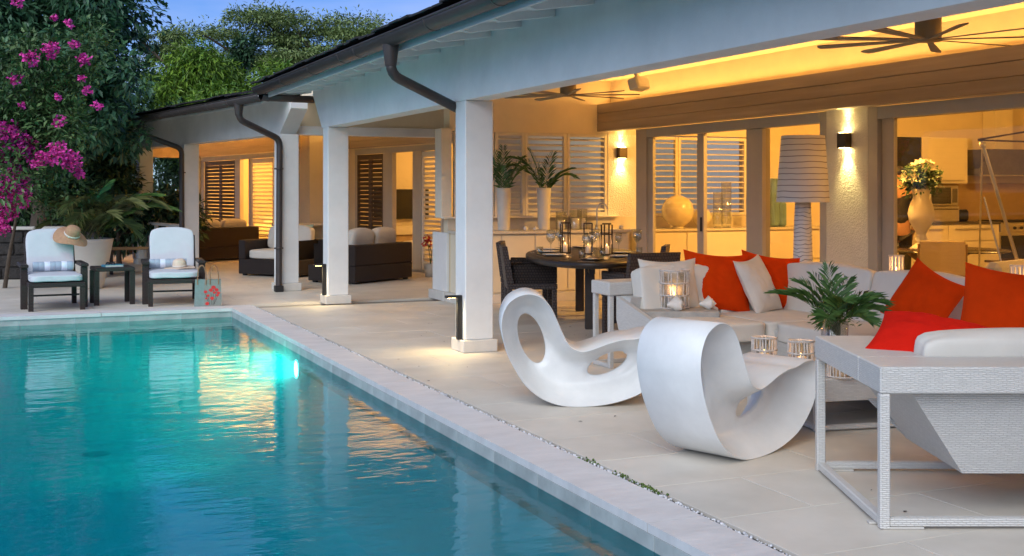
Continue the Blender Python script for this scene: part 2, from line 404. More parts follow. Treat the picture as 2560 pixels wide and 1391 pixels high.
# water: a clear tinted sheet with fine ripples
def water_mat():
    m = bpy.data.materials.new('pool water'); m.use_nodes = True; Tn = m.node_tree; n = Tn.nodes; n.clear()
    tr = n.new('ShaderNodeBsdfTransparent'); tr.inputs[0].default_value = (.04, .82, .93, 1)
    gl = n.new('ShaderNodeBsdfGlossy'); gl.inputs['Roughness'].default_value = .03
    fr = n.new('ShaderNodeFresnel'); fr.inputs[0].default_value = 1.33
    mx = n.new('ShaderNodeMixShader'); o = n.new('ShaderNodeOutputMaterial')
    tc = n.new('ShaderNodeTexCoord'); mpn = n.new('ShaderNodeMapping'); mpn.inputs['Rotation'].default_value = (0, 0, TH); mpn.inputs['Scale'].default_value = (1.1, 2.6, 1)
    nz = n.new('ShaderNodeTexNoise'); nz.inputs['Scale'].default_value = 2.6; nz.inputs['Detail'].default_value = 3; nz.inputs['Roughness'].default_value = .45
    bp = n.new('ShaderNodeBump'); bp.inputs['Strength'].default_value = .09; bp.inputs['Distance'].default_value = .05
    n2 = n.new('ShaderNodeTexNoise'); n2.inputs['Scale'].default_value = 8; n2.inputs['Detail'].default_value = 2
    am = n.new('ShaderNodeMath'); am.operation = 'MULTIPLY_ADD'; am.inputs[1].default_value = .22
    link(Tn, mpn.outputs[0], n2.inputs['Vector']); link(Tn, n2.outputs['Fac'], am.inputs[0]); link(Tn, nz.outputs['Fac'], am.inputs[2])
    link(Tn, tc.outputs['Object'], mpn.inputs[0]); link(Tn, mpn.outputs[0], nz.inputs['Vector']); link(Tn, am.outputs[0], bp.inputs['Height'])
    link(Tn, bp.outputs[0], gl.inputs['Normal']); link(Tn, bp.outputs[0], fr.inputs['Normal'])
    link(Tn, fr.outputs[0], mx.inputs[0]); link(Tn, tr.outputs[0], mx.inputs[1]); link(Tn, gl.outputs[0], mx.inputs[2]); link(Tn, mx.outputs[0], o.inputs[0])
    return m
M_['water'] = water_mat()
def body_mat():
    m = bpy.data.materials.new('water body'); m.use_nodes = True; Tn = m.node_tree; n = Tn.nodes; n.clear()
    pv = n.new('ShaderNodeVolumePrincipled'); o = n.new('ShaderNodeOutputMaterial')
    pv.inputs['Color'].default_value = (.30, .88, .92, 1); pv.inputs['Density'].default_value = .30; pv.inputs['Anisotropy'].default_value = .2
    pv.inputs['Absorption Color'].default_value = (.02, .62, .72, 1)
    link(Tn, pv.outputs[0], o.inputs['Volume']); return m
M_['waterbody'] = body_mat()

# ------------------------------------------------------------------ ground, deck, pool
PX0, PX1, PY0, PY1 = -4.0, 2.57, 1.6, 14.60
def ring(name, x0, x1, y0, y1, z, m):
    b = B()
    for (a, c, d, e) in ((x0, PX0, y0, y1), (PX1 + .004, x1, y0, y1), (PX0, PX1 + .004, y0, PY0), (PX0, PX1 + .004, PY1 + .004, y1)):
        b.add([(a, d, z), (c, d, z), (c, e, z), (a, e, z)], [(0, 1, 2, 3)])
    return struct(b.build(name, m))
ring('ground', -500, 500, -500, 600, -.09, M_['grass'])
deck = ring('deck', -14, 18, -3, 34, -.03, M_['tilebase'])

tiles = []
TW, TL, GX = 1.2, .593, 2.895
for i in range(-2, 50):
    y0 = 4.407 + (i - 2) * TL
    xs = [3.41 + (j - 1) * TW - (TW / 2 if i % 2 else 0) for j in range(-7, 6)]
    for x in xs:
        x0, x1, ya, yb = x, x + TW, y0, y0 + TL
        if yb > 14.93:
            if ya < 14.93: ya = max(ya, 14.93)
            if x1 < -1 or x0 > 7.6: continue
        else:
            if x1 <= GX + .05 or x0 > 7.6: continue
            x0 = max(x0, GX)
        yc, xc = (ya + yb) / 2, (x0 + x1) / 2
        k = xc * sin(TH) + yc * cos(TH); X = xc * cos(TH) - yc * sin(TH)
        if k < 3 or abs(X / k) > .56: continue
        tiles.append((k, x0, x1, ya, yb))
tiles.sort()
far = B()
g = .002
for n_, (k, x0, x1, ya, yb) in enumerate(tiles):
    dz = random.Random(n_).uniform(-.0008, .0008)
    b = B() if n_ < 290 else far
    b.box((x0 + g, ya + g, -.028), (x1 - g, yb - g, dz), .0015)
    if n_ < 290: b.build('tile', M_['tile'], deck)
far.build('far_tiles', M_['tile'], deck)['kind'] = 'stuff'

# pool shell
b = B(); zf = -1.35
b.add([(PX0, PY0, zf), (PX1, PY0, zf), (PX1, PY1, zf), (PX0, PY1, zf)], [(0, 1, 2, 3)])
struct(b.build('pool_floor', M_['poolwall']))
b = B()
for (p, q) in (((PX1, PY0), (PX1, PY1)), ((PX1, PY1), (PX0, PY1)), ((PX0, PY1), (PX0, PY0)), ((PX0, PY0), (PX1, PY0))):
    b.add([(*p, zf), (*q, zf), (*q, -.036), (*p, -.036)], [(0, 1, 2, 3)])
struct(b.build('pool_wall', M_['poolwall']))
# submerged corner steps
for k_ in range(4):
    b = B(); d = 2.5 - k_ * .55
    b.prism([(PX1 - .002, PY1 - .002), (PX1 - 1.15 * d, PY1 - .002), (PX1 - .002, PY1 - .62 * d)][::1], 2, zf + .002 + k_ * .24, zf + (k_ + 1) * .24)
    struct(b.build('pool_step', M_['poolwall']))
# coping stones
coping = thing('pool_coping', 'pale stone edging of coping slabs round the turquoise pool', 'pool coping')
ce = PX1 - .005
joints = [-2, .43, 4.46, 8.49, 12.52, 14.6]
for a, c in zip(joints, joints[1:]):
    e2 = c - .003
    B().prism([(ce, a + .003), (2.845, a + .003), (2.845, e2 if c < 14.6 else 14.91), (ce, e2 if c < 14.6 else 14.575)], 2, -.036, .004).build('coping_slab', M_['coping'], coping)
xj = [-5.2, -1.2, 1.05, 2.565]
for a, c in zip(xj, xj[1:]):
    q = [(a + .003, 14.580), (c - .003, 14.580), (c - .003 if c < 2.5 else 2.842, 14.915), (a + .003, 14.915)]
    B().prism(q, 2, -.036, .004).build('coping_slab', M_['coping'], coping)
wtile = B().box((-.006, .002, -.26), (0, .598, -.038), .001).build('waterline_tile', M_['copedge'], coping)
wtile.location = (PX1, PY0 + 1.0, 0)
for k_ in range(1, 20): copy_part(wtile, (PX1, PY0 + 1.0 + .6 * k_, 0))
for k_ in range(0, 7): copy_part(wtile, (PX1 - .008 - .6 * k_, PY1, 0), (0, 0, R(90)))

# water sheet and water body
wz = -.105
b = B(); b.add([(PX0 + .001, PY0 + .001, wz), (PX1 - .001, PY0 + .001, wz), (PX1 - .001, PY1 - .001, wz), (PX0 + .001, PY1 - .001, wz)], [(0, 1, 2, 3)])
struct(b.build('water', M_['water']))
b = B(); b.box((PX0 + .01, PY0 + .01, zf + .004), (PX1 - .004, PY1 - .01, wz - .004))
struct(b.build('water_body', M_['waterbody']))

# pool lamp and drain
pl = thing('pool_lamp', 'round white underwater lamp glowing on the pool wall', 'pool light', (PX1, 11.12, -.26))
Mx = Matrix.Rotation(-pi / 2, 4, 'Y')
B().lathe([(0, .012), (.075, .012), (.095, .008), (.105, 0)], 20, M=Mx).build('bezel', M_['steel'], pl)
B().lathe([(0, .022), (.05, .020), (.082, .0125)], 20, M=Mx).build('lens', M_['empool'], pl)
light('SPOT', 'pool_lamp_light', (-.06, 0, 0), 175, (.26, 1, .62), pl, .08, aim=(-.62, .78, .0), spot=112, blend=.9)
dr = thing('pool_drain', 'small dark round drain in the pool floor', 'drain', (.90, 13.2, zf + .003))
B().lathe([(0, .012), (.10, .012), (.14, .004), (.15, 0)], 20).build('grate', M_['darkglass'], dr)
# pebble slot between coping and deck
b = B(); b.box((2.845, -2, -.03), (2.895, 14.9, -.016)); struct(b.build('gravel_slot', M_['slot']), 'structure')
rnd = random.Random(5); b = B(); ms = B()
ICO = [(0, 0, 1), (.87, 0, .25), (-.43, .75, .25), (-.43, -.75, .25), (.43, .75, -.25), (.43, -.75, -.25), (-.87, 0, -.25), (0, 0, -1)]
ICF = [(0, 1, 2), (0, 2, 3), (0, 3, 1), (1, 4, 2), (2, 6, 3), (3, 5, 1), (1, 5, 4), (2, 4, 6), (3, 6, 5), (4, 5, 7), (5, 6, 7), (6, 4, 7)]
y = 3.2
while y < 14.9:
    dens = 3 if y < 8 else 2
    for k_ in range(dens):
        if rnd.random() < .30: continue
        r = rnd.uniform(.005, .012); x = rnd.uniform(2.851, 2.882)
        b.add(ICO, ICF, True, T((x, y + rnd.uniform(-.01, .01), -.012 + r * .6), rnd.random() * 3, rnd.random() * 3, rnd.random() * 3) @ Matrix.Diagonal((r, r * rnd.uniform(.7, 1.3), r * .7, 1)))
    y += rnd.uniform(.010, .022)
struct(b.build('white_pebbles', M_['pebble']), 'stuff')
for yc, nn in ((5.62, 22), (5.25, 40), (4.98, 80)):
    for _ in range(nn):
        r = rnd.uniform(.004, .009)
        ms.add(ICO, ICF, True, T((rnd.uniform(2.85, 2.895), yc + rnd.gauss(0, .05), rnd.uniform(-.012, .008)), rnd.random() * 3, rnd.random() * 3) @ Matrix.Diagonal((r, r, r, 1)))
struct(ms.build('moss', M_['moss']), 'stuff')

b = B(); q_ = random.Random(77)
for _ in range(70):
    x_, y_ = cf(q_.uniform(-1.2, 2.6), q_.uniform(4.8, 15)); l_ = q_.uniform(.006, .02)
    if not (2.95 < x_ < 7): continue
    b.add([(-l_, 0, 0), (0, l_ * .4, .003), (l_, 0, .001), (0, -l_ * .4, .003)], [(0, 1, 2), (0, 2, 3)], False, T((x_, y_, .0022), 0, 0, q_.random() * 6))
struct(b.build('fallen_leaves', M_['bark']), 'stuff')

# ------------------------------------------------------------------ main house: columns, beam, roof, gutter
G_COL = 'white veranda columns'
def column(name_label, loc, rz, sx=.27, sy=.25, plin=.03, h=2.25, z0=.11):
    t = thing('veranda_column', name_label, 'column', loc, rz, G_COL)
    B().box((-sx / 2 - plin, -sy / 2 - plin, 0), (sx / 2 + plin, sy / 2 + plin, z0), .006).build('plinth', M_['plinth'], t)
    B().box((-sx / 2, -sy / 2, z0), (sx / 2, sy / 2, h), .008).build('shaft', M_['white'], t)
    return t
column('nearest white plaster column, standing behind the left rocking chair', (3.905, 9.906, 0), 0)
column('white plaster column between the downpipe column and the nearest column', (3.905, 14.74, 0), 0)
column('white plaster column at the near end of the veranda, beyond the sofa', (3.905, 2.2, 0), 0)

bm = thing('veranda_beam', 'long white plaster beam over the main veranda columns with a tapered end', 'beam')
B().prism([(1.0, 2.25), (14.92, 2.25), (15.40, 2.70), (15.40, 2.80), (1.0, 2.80)], 0, 3.77, 3.995).build('beam_body', M_['white'], bm)

roof = thing('veranda_roof', 'dark shingled main roof with white eaves and rafters above the veranda', 'roof')
EX, EZ = 3.17, 2.66          # outer eave edge
B().prism([(3.10, 2.80), (3.10, 2.84), (9.5, 4.0), (17.5, 4.0), (17.5, 3.9), (9.5, 3.9)], 1, .5, 15.52).build('roof_slab', M_['shingle'], roof)
B().prism([(EX + .02, 2.715), (EX + .02, 2.73), (4.0, 2.852), (4.0, 2.837)], 1, .5, 15.45).build('soffit', M_['white'], roof)
B().prism([(EX, EZ), (EX + .022, EZ), (EX + .022, 2.80), (EX, 2.80)], 1, .5, 15.48).build('eave_board', M_['white'], roof)
b = B(); b.prism([(3.205, 2.712), (3.325, 2.675), (3.768, 2.742), (3.768, 2.815), (3.205, 2.732)], 1, -.028, .028)
rf = b.build('rafter', M_['white'], roof); rf.location = (0, 8.572 - .63 * 6, 0)
for k_ in range(-5, 12):
    copy_part(rf, (0, 8.572 + .63 * k_, 0))
rnd = random.Random(2)
sh = B().box((-.10, 0, 0), (.34, .245, .016)).build('shingle', M_['shingle'], roof)
sh.location = (3.09, 4.5, 2.845); sh.rotation_euler = (0, R(-10), 0)
yy = 4.75
while yy < 15.4:
    copy_part(sh, (3.09 + rnd.uniform(-.03, .01), yy, 2.845 + rnd.uniform(0, .014)), (rnd.uniform(-.02, .02), R(-10) + rnd.uniform(-.03, .03), rnd.uniform(-.02, .02)))
    yy += .25
yy = 4.6
while yy < 15.3:
    copy_part(sh, (3.30 + rnd.uniform(-.02, .01), yy, 2.89 + rnd.uniform(0, .014)), (0, R(-10) + rnd.uniform(-.02, .02), rnd.uniform(-.02, .02)))
    yy += .25

def gutter(name, label, length, bands, p, rz):
    """half round gutter running along local +Y"""
    t = thing(name, label, 'gutter', p, rz, 'brown roof gutters')
    b = B(); n = 12; r = .088
    pro = [(r * cos(pi + pi * k / n), r * sin(pi + pi * k / n)) for k in range(n + 1)]
    pro = pro + [(q[0] * .93, q[1] * .93) for q in pro[::-1]]
    b.prism(pro, 1, 0, length); b.sm = [True] * len(b.sm); b.sm[0] = b.sm[1] = False
    b.build('trough', M_['gutter'], t)
    b = B(); b.tube([(-r, 0, .004), (-r, length, .004)], .009, 6); b.build('rolled_lip', M_['gutter'], t)
    for y0 in bands:
        b = B(); rr = r + .004
        pr = [(rr * cos(pi + pi * k / n), rr * sin(pi + pi * k / n)) for k in range(n + 1)]
        b.prism(pr + [(q[0] * .9, q[1] * .9) for q in pr[::-1]], 1, y0 - .012, y0 + .012); b.sm = [True] * len(b.sm)
        b.build('joint_band', M_['gutter'], t)
    B().add([(q[0], length, q[1]) for q in pro[:n + 1]], [tuple(range(n + 1))]).build('end_cap', M_['gutter'], t)
    return t
gutter('roof_gutter', 'long brown half round gutter along the main roof edge', 14.8, [13.9 - .75, 12.5 - .75, 11.25 - .75, 10.7 - .75, 8.67 - .75, 7.33 - .75, 5.5], (3.078, .75, 2.780), 0)

def downpipe(label, P, r=.045, clamps=(), shoe=None):
    t = thing('downpipe', label, 'downpipe', P[0], 0, 'brown rainwater downpipes')
    o = V(P[0]); Q = [V(p) - o for p in P]
    B().lathe([(.072, 0), (.07, -.03), (.052, -.17), (.047, -.19)], 16).build('outlet_funnel', M_['gutter'], t)
    path = [Q[1]]
    for i in range(2, len(Q) - 1):
        a = Q[i] + (Q[i - 1] - Q[i]).normalized() * .10; c = Q[i] + (Q[i + 1] - Q[i]).normalized() * .10
        for u in (0, .25, .5, .75, 1): path.append((1 - u) ** 2 * a + 2 * u * (1 - u) * Q[i] + u * u * c)
    path.append(Q[-1])
    pipe = B().tube(path, r, 14).build('pipe', M_['gutter'], t)
    for z in clamps:
        B().lathe([(r + .001, -.012), (r + .007, -.012), (r + .007, .012), (r + .001, .012)], 14, (Q[-1].x, Q[-1].y, z - o.z)).box((Q[-1].x - r - .02, Q[-1].y - .006, z - o.z - .010), (Q[-1].x + r + .02, Q[-1].y + .006, z - o.z + .010)).build('clamp', M_['gutter'], pipe)
    if shoe:
        B().box((Q[-1].x - .06, Q[-1].y - .06, -o.z), (Q[-1].x + .06, Q[-1].y + .06, -o.z + .09), .01).build('shoe', M_['black'], t)
    return t
downpipe('brown downpipe bending from the main gutter to behind the nearest column', [(3.078, 9.78, 2.71), (3.078, 9.78, 2.53), (3.078, 9.78, 2.45), (3.93, 10.12, 2.15), (3.93, 10.085, 0.0)], clamps=(1.6, .5))

# ------------------------------------------------------------------ porch ceiling, back walls
def cz(x): return 2.76 + .05 * (x - 3.99)
b = B(); b.prism([(3.992, cz(3.99)), (7.76, cz(7.76)), (7.76, cz(7.76) + .04), (3.992, cz(3.99) + .04)], 1, .5, 17.3)
struct(b.build('ceiling', M_['ceil']))
# wall across the end of the main veranda, above the pale cross beam
b = B(); b.box((3.997, 17.0, 2.38), (7.7, 17.12, 3.0)); struct(b.build('wall_gable', M_['ceil']))
cb = tag(B().box((3.93, 16.93, 2.25), (6.2, 17.13, 2.379), .006).build('cross_beam', M_['white']), 'pale cross beam under the cream wall at the far end of the main veranda', 'beam')
# kitchen wall (faces the camera): sill wall, piers, top
kw = thing('kitchen_wall', 'cream plaster wall holding the white louvre windows over the outdoor counter', 'wall')
B().box((5.33, 14.4, 2.215), (7.70, 14.62, 2.98)).build('upper_wall', M_['ceil'], kw)
B().box((5.33, 14.4, 0), (12.3, 14.62, 1.075)).build('lower_wall', M_['wallin'], kw)
B().box((7.66, 14.40, 1.075), (8.33, 14.62, 2.215)).build('pier', M_['stucco'], kw)
B().box((9.96, 14.40, 1.075), (12.3, 14.62, 2.215)).build('inner_wall', M_['wallin'], kw)
B().box((7.70, 14.40, 2.215), (12.3, 14.62, 3.2)).build('inner_upper_wall', M_['wallin'], kw)
B().box((5.20, 14.36, 1.08), (5.345, 14.60, 2.25), .006).build('end_post', M_['slat'], kw)
B().box((5.22, 14.30, 1.076), (7.8, 14.41, 1.10), .004).build('window_sill', M_['slat'], kw)

def louvre(label, x0, x1, y, z0, z1, n, fr=.045, parent=None, angle=.62, m='slat', group='white louvre window panels', tagit=True, rz=0, depth=.062, pane=False):
    """a framed louvre panel in the XZ plane; origin at lower left"""
    t = thing('louvre_panel', label, 'louvre window', (x0, y, z0), rz, group)
    w_, h_ = x1 - x0, z1 - z0
    b = B(); b.box((0, -.03, 0), (fr, .03, h_), .004).box((w_ - fr, -.03, 0), (w_, .03, h_), .004).box((fr, -.028, 0), (w_ - fr, .028, fr), .004).box((fr, -.028, h_ - fr), (w_ - fr, .028, h_), .004)
    b.build('frame', M_[m], t)
    ih = h_ - 2 * fr
    s0 = B().box((0, -depth / 2, -.006), (w_ - 2 * fr - .004, depth / 2, .006), .005).build('slat', M_[m], t)
    rr = random.Random(int(x0 * 100))
    for k in range(n):
        z = fr + ih * (k + .5) / n
        o = s0 if k == 0 else copy_part(s0)
        o.location = (fr + .002, 0, z); o.rotation_euler = (angle + rr.uniform(-.03, .03), 0, 0)
    return t
pans = [(5.40, 5.965, 'louvre window panel at the outer end, partly behind the nearest column'), (5.975, 6.41, 'louvre window panel behind the left palm vase'), (6.415, 7.035, 'louvre window panel behind the right palm vase'), (7.04, 7.66, 'louvre window panel above the sink tap')]
for (a, c, l) in pans: louvre('white ' + l, a, c, 14.44, 1.10, 2.215, 13, angle=.42)
for (a, c, l) in [(8.34, 8.79, 'louvre panel indoors behind the large pearl globe'), (8.795, 9.18, 'louvre panel indoors between the globe and the glass cylinders'), (9.185, 9.955, 'louvre panel indoors behind the tall glass cylinders')]:
    louvre('cream ' + l, a, c, 14.44, 1.08, 2.20, 13, angle=.25)

gv = thing('garden_wall', 'added grey wall keeping the bright sky out of the louvre gaps', 'wall')  # added wall, blocks the bright horizon sky behind the indoor louvres
B().box((10.45, 18.6, 0), (17.0, 18.8, 2.6)).build('wall_body', M_['plinth'], gv)
B().box((10.4, 18.55, 2.601), (17.05, 18.85, 2.68)).build('cap', M_['plinth'], gv)
# timber fascia over the doors
fa = thing('timber_fascia', 'bleached timber fascia of three boards above the sliding doors', 'fascia')
for k_, (a, c) in enumerate(((2.25, 2.366), (2.370, 2.492), (2.496, 2.62))):
    o = B().box((7.49 + (.003 if k_ == 1 else 0), 1.0, a), (7.53, 14.398, c), .003).build('plank', M_['plank'], fa)
B().box((7.53, 1.0, 2.254), (7.695, 14.398, 2.27)).build('soffit_board', M_['paintframe'], fa)
# door wall: piers and head
dw = thing('door_wall', 'rough plaster wall piers between the glazed doors', 'wall')
B().box((7.70, 9.125, 0), (7.92, 9.755, 2.27), .004).build('pier', M_['stucco'], dw)
B().box((7.70, 1.0, 2.272), (7.80, 14.398, 3.02)).build('upper_wall', M_['ceil'], dw)
# cove light strip lying behind the fascia
cv = thing('cove_light', 'long warm cove light strip hidden behind the timber fascia', 'strip light', (7.615, 7.7, 2.602))
B().box((-.03, -6.6, -.02), (.03, 6.6, .0)).build('strip_body', M_['paintframe'], cv)
light('AREA', 'cove_strip', (0, 0, .012), 31, (1, .51, .12), cv, .05, 13.1, aim=(-.6, 0, .8))

def wall_lamp(label, loc, rz, e=7):
    t = thing('wall_lamp', label, 'wall lamp', loc, rz, 'square black up and down wall lamps')
    bd_ = B().box((-.065, -.09, -.075), (.065, -.005, .075), .006).build('body', M_['bronze'], t)
    B().box((-.045, -.075, -.079), (.045, -.02, -.0755)).build('lower_lens', M_['emwarm'], bd_)
    B().box((-.045, -.075, .0755), (.045, -.02, .079)).build('upper_lens', M_['emwarm'], bd_)
    B().box((-.05, -.006, -.05), (.05, 0, .05)).build('back_plate', M_['bronze'], t)
    light('SPOT', 'down_light', (0, -.05, -.085), e, (1, .80, .30), t, .02, aim=(0, .14, -1), spot=78, blend=1)
    light('SPOT', 'up_light', (0, -.05, .085), e * .7, (1, .80, .30), t, .02, aim=(0, .12, 1), spot=50, blend=.9)
    return t
wall_lamp('black wall lamp on the rough pier beside the tall striped floor lamp', (7.70, 9.415, 1.94), R(-90), 13)
wall_lamp('black wall lamp on the cream pier right of the louvre windows', (7.855, 14.40, 1.96), 0, 10)

# ------------------------------------------------------------------ sliding doors of the main room (plane x=7.7..7.8)
def frame_bars(t, name, bars, m):
    for (a, c) in bars: B().box(a, c, .004).build(name, M_[m], t)
sd1 = thing('sliding_door', 'glazed sliding doors standing partly open behind the dining table', 'sliding door', (7.7, 0, 0))
frame_bars(sd1, 'stile', [((.0, 13.42, 0), (.11, 13.69, 2.25)), ((.02, 12.08, .05), (.075, 12.22, 2.13)), ((.0, 10.86, 0), (.11, 11.165, 2.13)), ((.0, 9.757, 0), (.11, 9.86, 2.25)), ((.03, 13.30, .05), (.075, 13.418, 2.13))], 'paintframe')
frame_bars(sd1, 'head_track', [((.0, 9.862, 2.135), (.11, 13.418, 2.25))], 'greyframe')
frame_bars(sd1, 'sill_track', [((.0, 9.862, .001), (.11, 13.418, .03))], 'greyframe')
frame_bars(sd1, 'bottom_rail', [((.03, 12.225, .032), (.07, 13.298, .13)), ((.03, 9.862, .032), (.07, 10.858, .13))], 'paintframe')
B().box((.048, 12.222, .131), (.054, 13.298, 2.13)).build('glass_pane', M_['glass'], sd1)
B().box((.048, 9.862, .131), (.054, 10.858, 2.13)).build('glass_pane', M_['glass'], sd1)
B().box((.005, 12.10, .95), (.018, 12.14, 1.12), .004).build('handle', M_['black'], sd1)
sd2 = thing('sliding_door', 'wide glazed sliding door in front of the indoor kitchen', 'sliding door', (7.7, 0, 0))
frame_bars(sd2, 'stile', [((.0, 8.99, 0), (.14, 9.122, 2.25)), ((.03, 8.80, .05), (.08, 8.90, 2.13)), ((.05, 8.905, 0), (.13, 8.985, 2.13))], 'paintframe')
frame_bars(sd2, 'head_track', [((.0, 1.2, 2.13), (.14, 8.988, 2.25))], 'greyframe')
frame_bars(sd2, 'sill_track', [((.0, 1.2, .001), (.14, 8.988, .03))], 'greyframe')
B().box((.052, 1.2, .031), (.058, 8.798, 2.129)).build('glass_pane', M_['glass'], sd2)

# ------------------------------------------------------------------ ceiling fans and a porch speaker
def fan(label, x, y, z, rot):
    t = thing('ceiling_fan', label, 'ceiling fan', (x, y, z), 0, 'many bladed ceiling fans')
    B().lathe([(.0, -.02), (.085, -.018), (.09, 0), (.09, .17), (.075, .18), (0, .18)], 24).build('motor', M_['fan'], t)
    B().tube([(0, 0, .17), (0, 0, cz(x) - z)], .018, 10).lathe([(.06, cz(x) - z - .05), (.075, cz(x) - z)], 20).build('rod', M_['fan'], t)
    b = B()
    P = [(.07, -.016), (.20, -.022), (.72, -.040), (.78, -.034), (.79, .0), (.78, .034), (.72, .040), (.2, .022), (.07, .016)]
    b.prism(P, 2, -.004, .004); bl = b.build('blade', M_['fanblade'], t)
    for k in range(9):
        o = bl if k == 0 else copy_part(bl)
        o.rotation_euler = (R(10), 0, rot + k * 2 * pi / 9); o.location = (0, 0, -.005)
    return t
fan('grey bladed ceiling fan above the round dining table', 5.72, 11.69, 2.50, .2)
fan('grey bladed ceiling fan above the sofa, near the picture top edge', 5.91, 6.38, 2.50, .05)
sp = thing('porch_speaker', 'small white speaker box bracketed to the veranda ceiling', 'speaker', (6.9, 12.2, 2.70), R(25), rx=R(-15))
B().box((-.13, -.07, -.07), (.13, .07, .07), .015).build('cabinet', M_['cab'], sp)
B().box((-.11, -.076, -.055), (.11, -.071, .055), .004).build('grille', M_['slat'], sp)
B().box((-.02, -.02, .07), (.02, .02, .17)).build('bracket', M_['cab'], sp)

# ------------------------------------------------------------------ path lights fixed to two columns
def bollard(label, x, y):
    t = thing('path_light', label, 'path light', (x, y, .11), 0, 'slim black path lights on the column plinths')
    B().box((-.022, -.022, 0), (.022, .022, .385), .004).build('post', M_['black'], t)
    ar_ = B().box((-.13, -.024, .375), (.022, .024, .398), .004).build('arm', M_['black'], t)
    B().box((-.115, -.012, .3737), (-.035, .012, .3748)).build('lens', M_['emwarm'], ar_)
    light('SPOT', 'path_lamp', (-.075, 0, .365), 5.5, (1, .74, .34), t, .02, aim=(-.25, -.1, -1), spot=140, blend=.8)
bollard('slim black path light on the plinth of the nearest column', 3.742, 9.865)
bollard('slim black path light on the plinth of the middle column', 3.742, 14.70)

# ------------------------------------------------------------------ outdoor counter
ct = thing('outdoor_counter', 'cream outdoor kitchen counter with cupboard doors under the louvre windows', 'counter', (0, 0, 0))
B().box((5.34, 13.86, .12), (7.69, 14.395, .885)).build('carcass', M_['cab'], ct)
B().box((5.30, 13.80, .886), (7.69, 14.397, .92), .004).build('worktop', M_['cabtop'], ct)
B().box((5.27, 13.82, 0), (7.69, 14.397, .119), .004).build('plinth', M_['plinth'], ct)
B().box((5.29, 14.402, .12), (5.328, 14.95, .89), .004).build('end_panel', M_['white'], ct)
B().box((5.25, 14.402, 0), (5.329, 15.0, .12), .004).build('end_plinth', M_['plinth'], ct)
B().box((5.30, 14.385, .921), (7.69, 14.3995, 1.074)).build('splashback', M_['cabtop'], ct)
xs = [5.36, 5.83, 6.30, 6.77, 7.24, 7.68]
for a, c in zip(xs, xs[1:]):
    B().box((a + .006, 13.842, .14), (c - .006, 13.859, .87), .003).build('cupboard_door', M_['cab'], ct)
fc = thing('sink_tap', 'tall curved steel tap on the outdoor counter', 'tap', (7.36, 14.15, .92))
B().tube(smoothline([(0, 0, 0), (0, 0, .16), (0, 0, .27), (.03, -.02, .335), (.085, -.05, .345), (.115, -.07, .30), (.118, -.072, .27)]), .011, 10).build('spout', M_['steel'], fc)
B().lathe([(.024, 0), (.024, .05), (.014, .06)], 14).build('base', M_['steel'], fc)
B().tube([(.02, 0, .04), (.07, -.01, .055)], .007, 8).build('lever', M_['steel'], fc)

# ------------------------------------------------------------------ palm frond builder
def frond(b, base, az, length, lift, droop, n=22, ll=.20, lw=.012, seed=0, vee=.5, stem=.004):
    """one arching pinnate leaf added to builder b"""
    rr = random.Random(seed); pts = []; p = V(base); el = lift
    for k in range(11):
        pts.append(p.copy()); d = V((cos(az) * cos(el), sin(az) * cos(el), sin(el))); p = p + d * length / 10; el -= droop / 10 * (1 + k * .10)
    b.tube(pts, [stem * (1 - .08 * k) for k in range(11)], 5)
    for k in range(n):
        u = .16 + .84 * (k + .5) / n; f = u * 10; i = min(int(f), 9); q = pts[i].lerp(pts[i + 1], f - i); d = (pts[i + 1] - pts[i]).normalized()
        side = d.cross(V((0, 0, 1))); side = side.normalized() if side.length > .05 else V((1, 0, 0)); up = side.cross(d)
        l = ll * (.55 + .9 * sin(pi * min(u * .85 + .12, 1))) * rr.uniform(.85, 1.1)
        for s_ in (-1, 1):
            a = rr.uniform(.75, 1.0) - .45 * u
            e = (d * cos(a) + side * s_ * sin(a) + up * vee * (1 - u * .5)).normalized()
            wv = (d * sin(a) - side * s_ * cos(a)).normalized() * lw
            m1 = q + e * l * .5 + V((0, 0, -.02 * l)); t1 = q + e * l + V((0, 0, -.28 * l * rr.uniform(.6, 1.3)))
            b.add([q, m1 + wv, t1, m1 - wv], [(0, 1, 2), (0, 2, 3)])
    return b

def palm_in_vase(label, x, y, specs, seed, group=None):
    t = thing('palm_vase', label, 'vase', (x, y, .92), 0, group)
    B().lathe([(0, 0), (.074, 0), (.078, .02), (.092, .50), (.095, .555), (.088, .555), (.084, .5), (.07, .03), (0, .03)], 28).build('vase', M_['vaseglass'], t)
    for k, (az, ln, lift, dr) in enumerate(specs):
        frond(B(), (.03 * cos(az), .03 * sin(az), .40), az, ln, lift, dr, 22, .16, .0042, seed + k, .25).build('palm_frond', M_['palm'], t)
palm_in_vase('left tall white vase of palm leaves on the outdoor counter', 5.97, 14.1, [(.0, .62, 1.5, .6), (2.6, .66, 1.45, .55), (1.2, .70, 1.52, .3), (3.6, .74, 1.5, .5), (5.5, .55, 1.4, .7)], 3, 'tall white vases of palm leaves')
palm_in_vase('right tall white vase with one long arching palm leaf', 6.545, 14.1, [(3.1, 1.05, 1.45, 2.0), (3.3, .85, 1.5, 1.2), (0.1, .62, 1.35, 1.3), (.6, .66, 1.5, .45), (5.8, .55, 1.35, .8), (2.4, .68, 1.52, .35)], 23, 'tall white vases of palm leaves')
def hurricane(label, x, y, z, r, h, ch=.12, grp='glass candle cylinders'):
    t = thing('candle_glass', label, 'candle holder', (x, y, z), 0, grp)
    B().lathe([(r * .98, 0), (r, .005), (r, h), (r * .96, h), (r * .96, .008), (0, .008)], 24).build('glass_cylinder', M_['crystal'], t)
    B().lathe([(0, .010), (r * .62, .010), (r * .62, ch), (0, ch)], 18).build('candle', M_['wax'], t)
hurricane('short candle glass just right of the palm vases on the counter', 6.80, 14.1, .92, .075, .24)
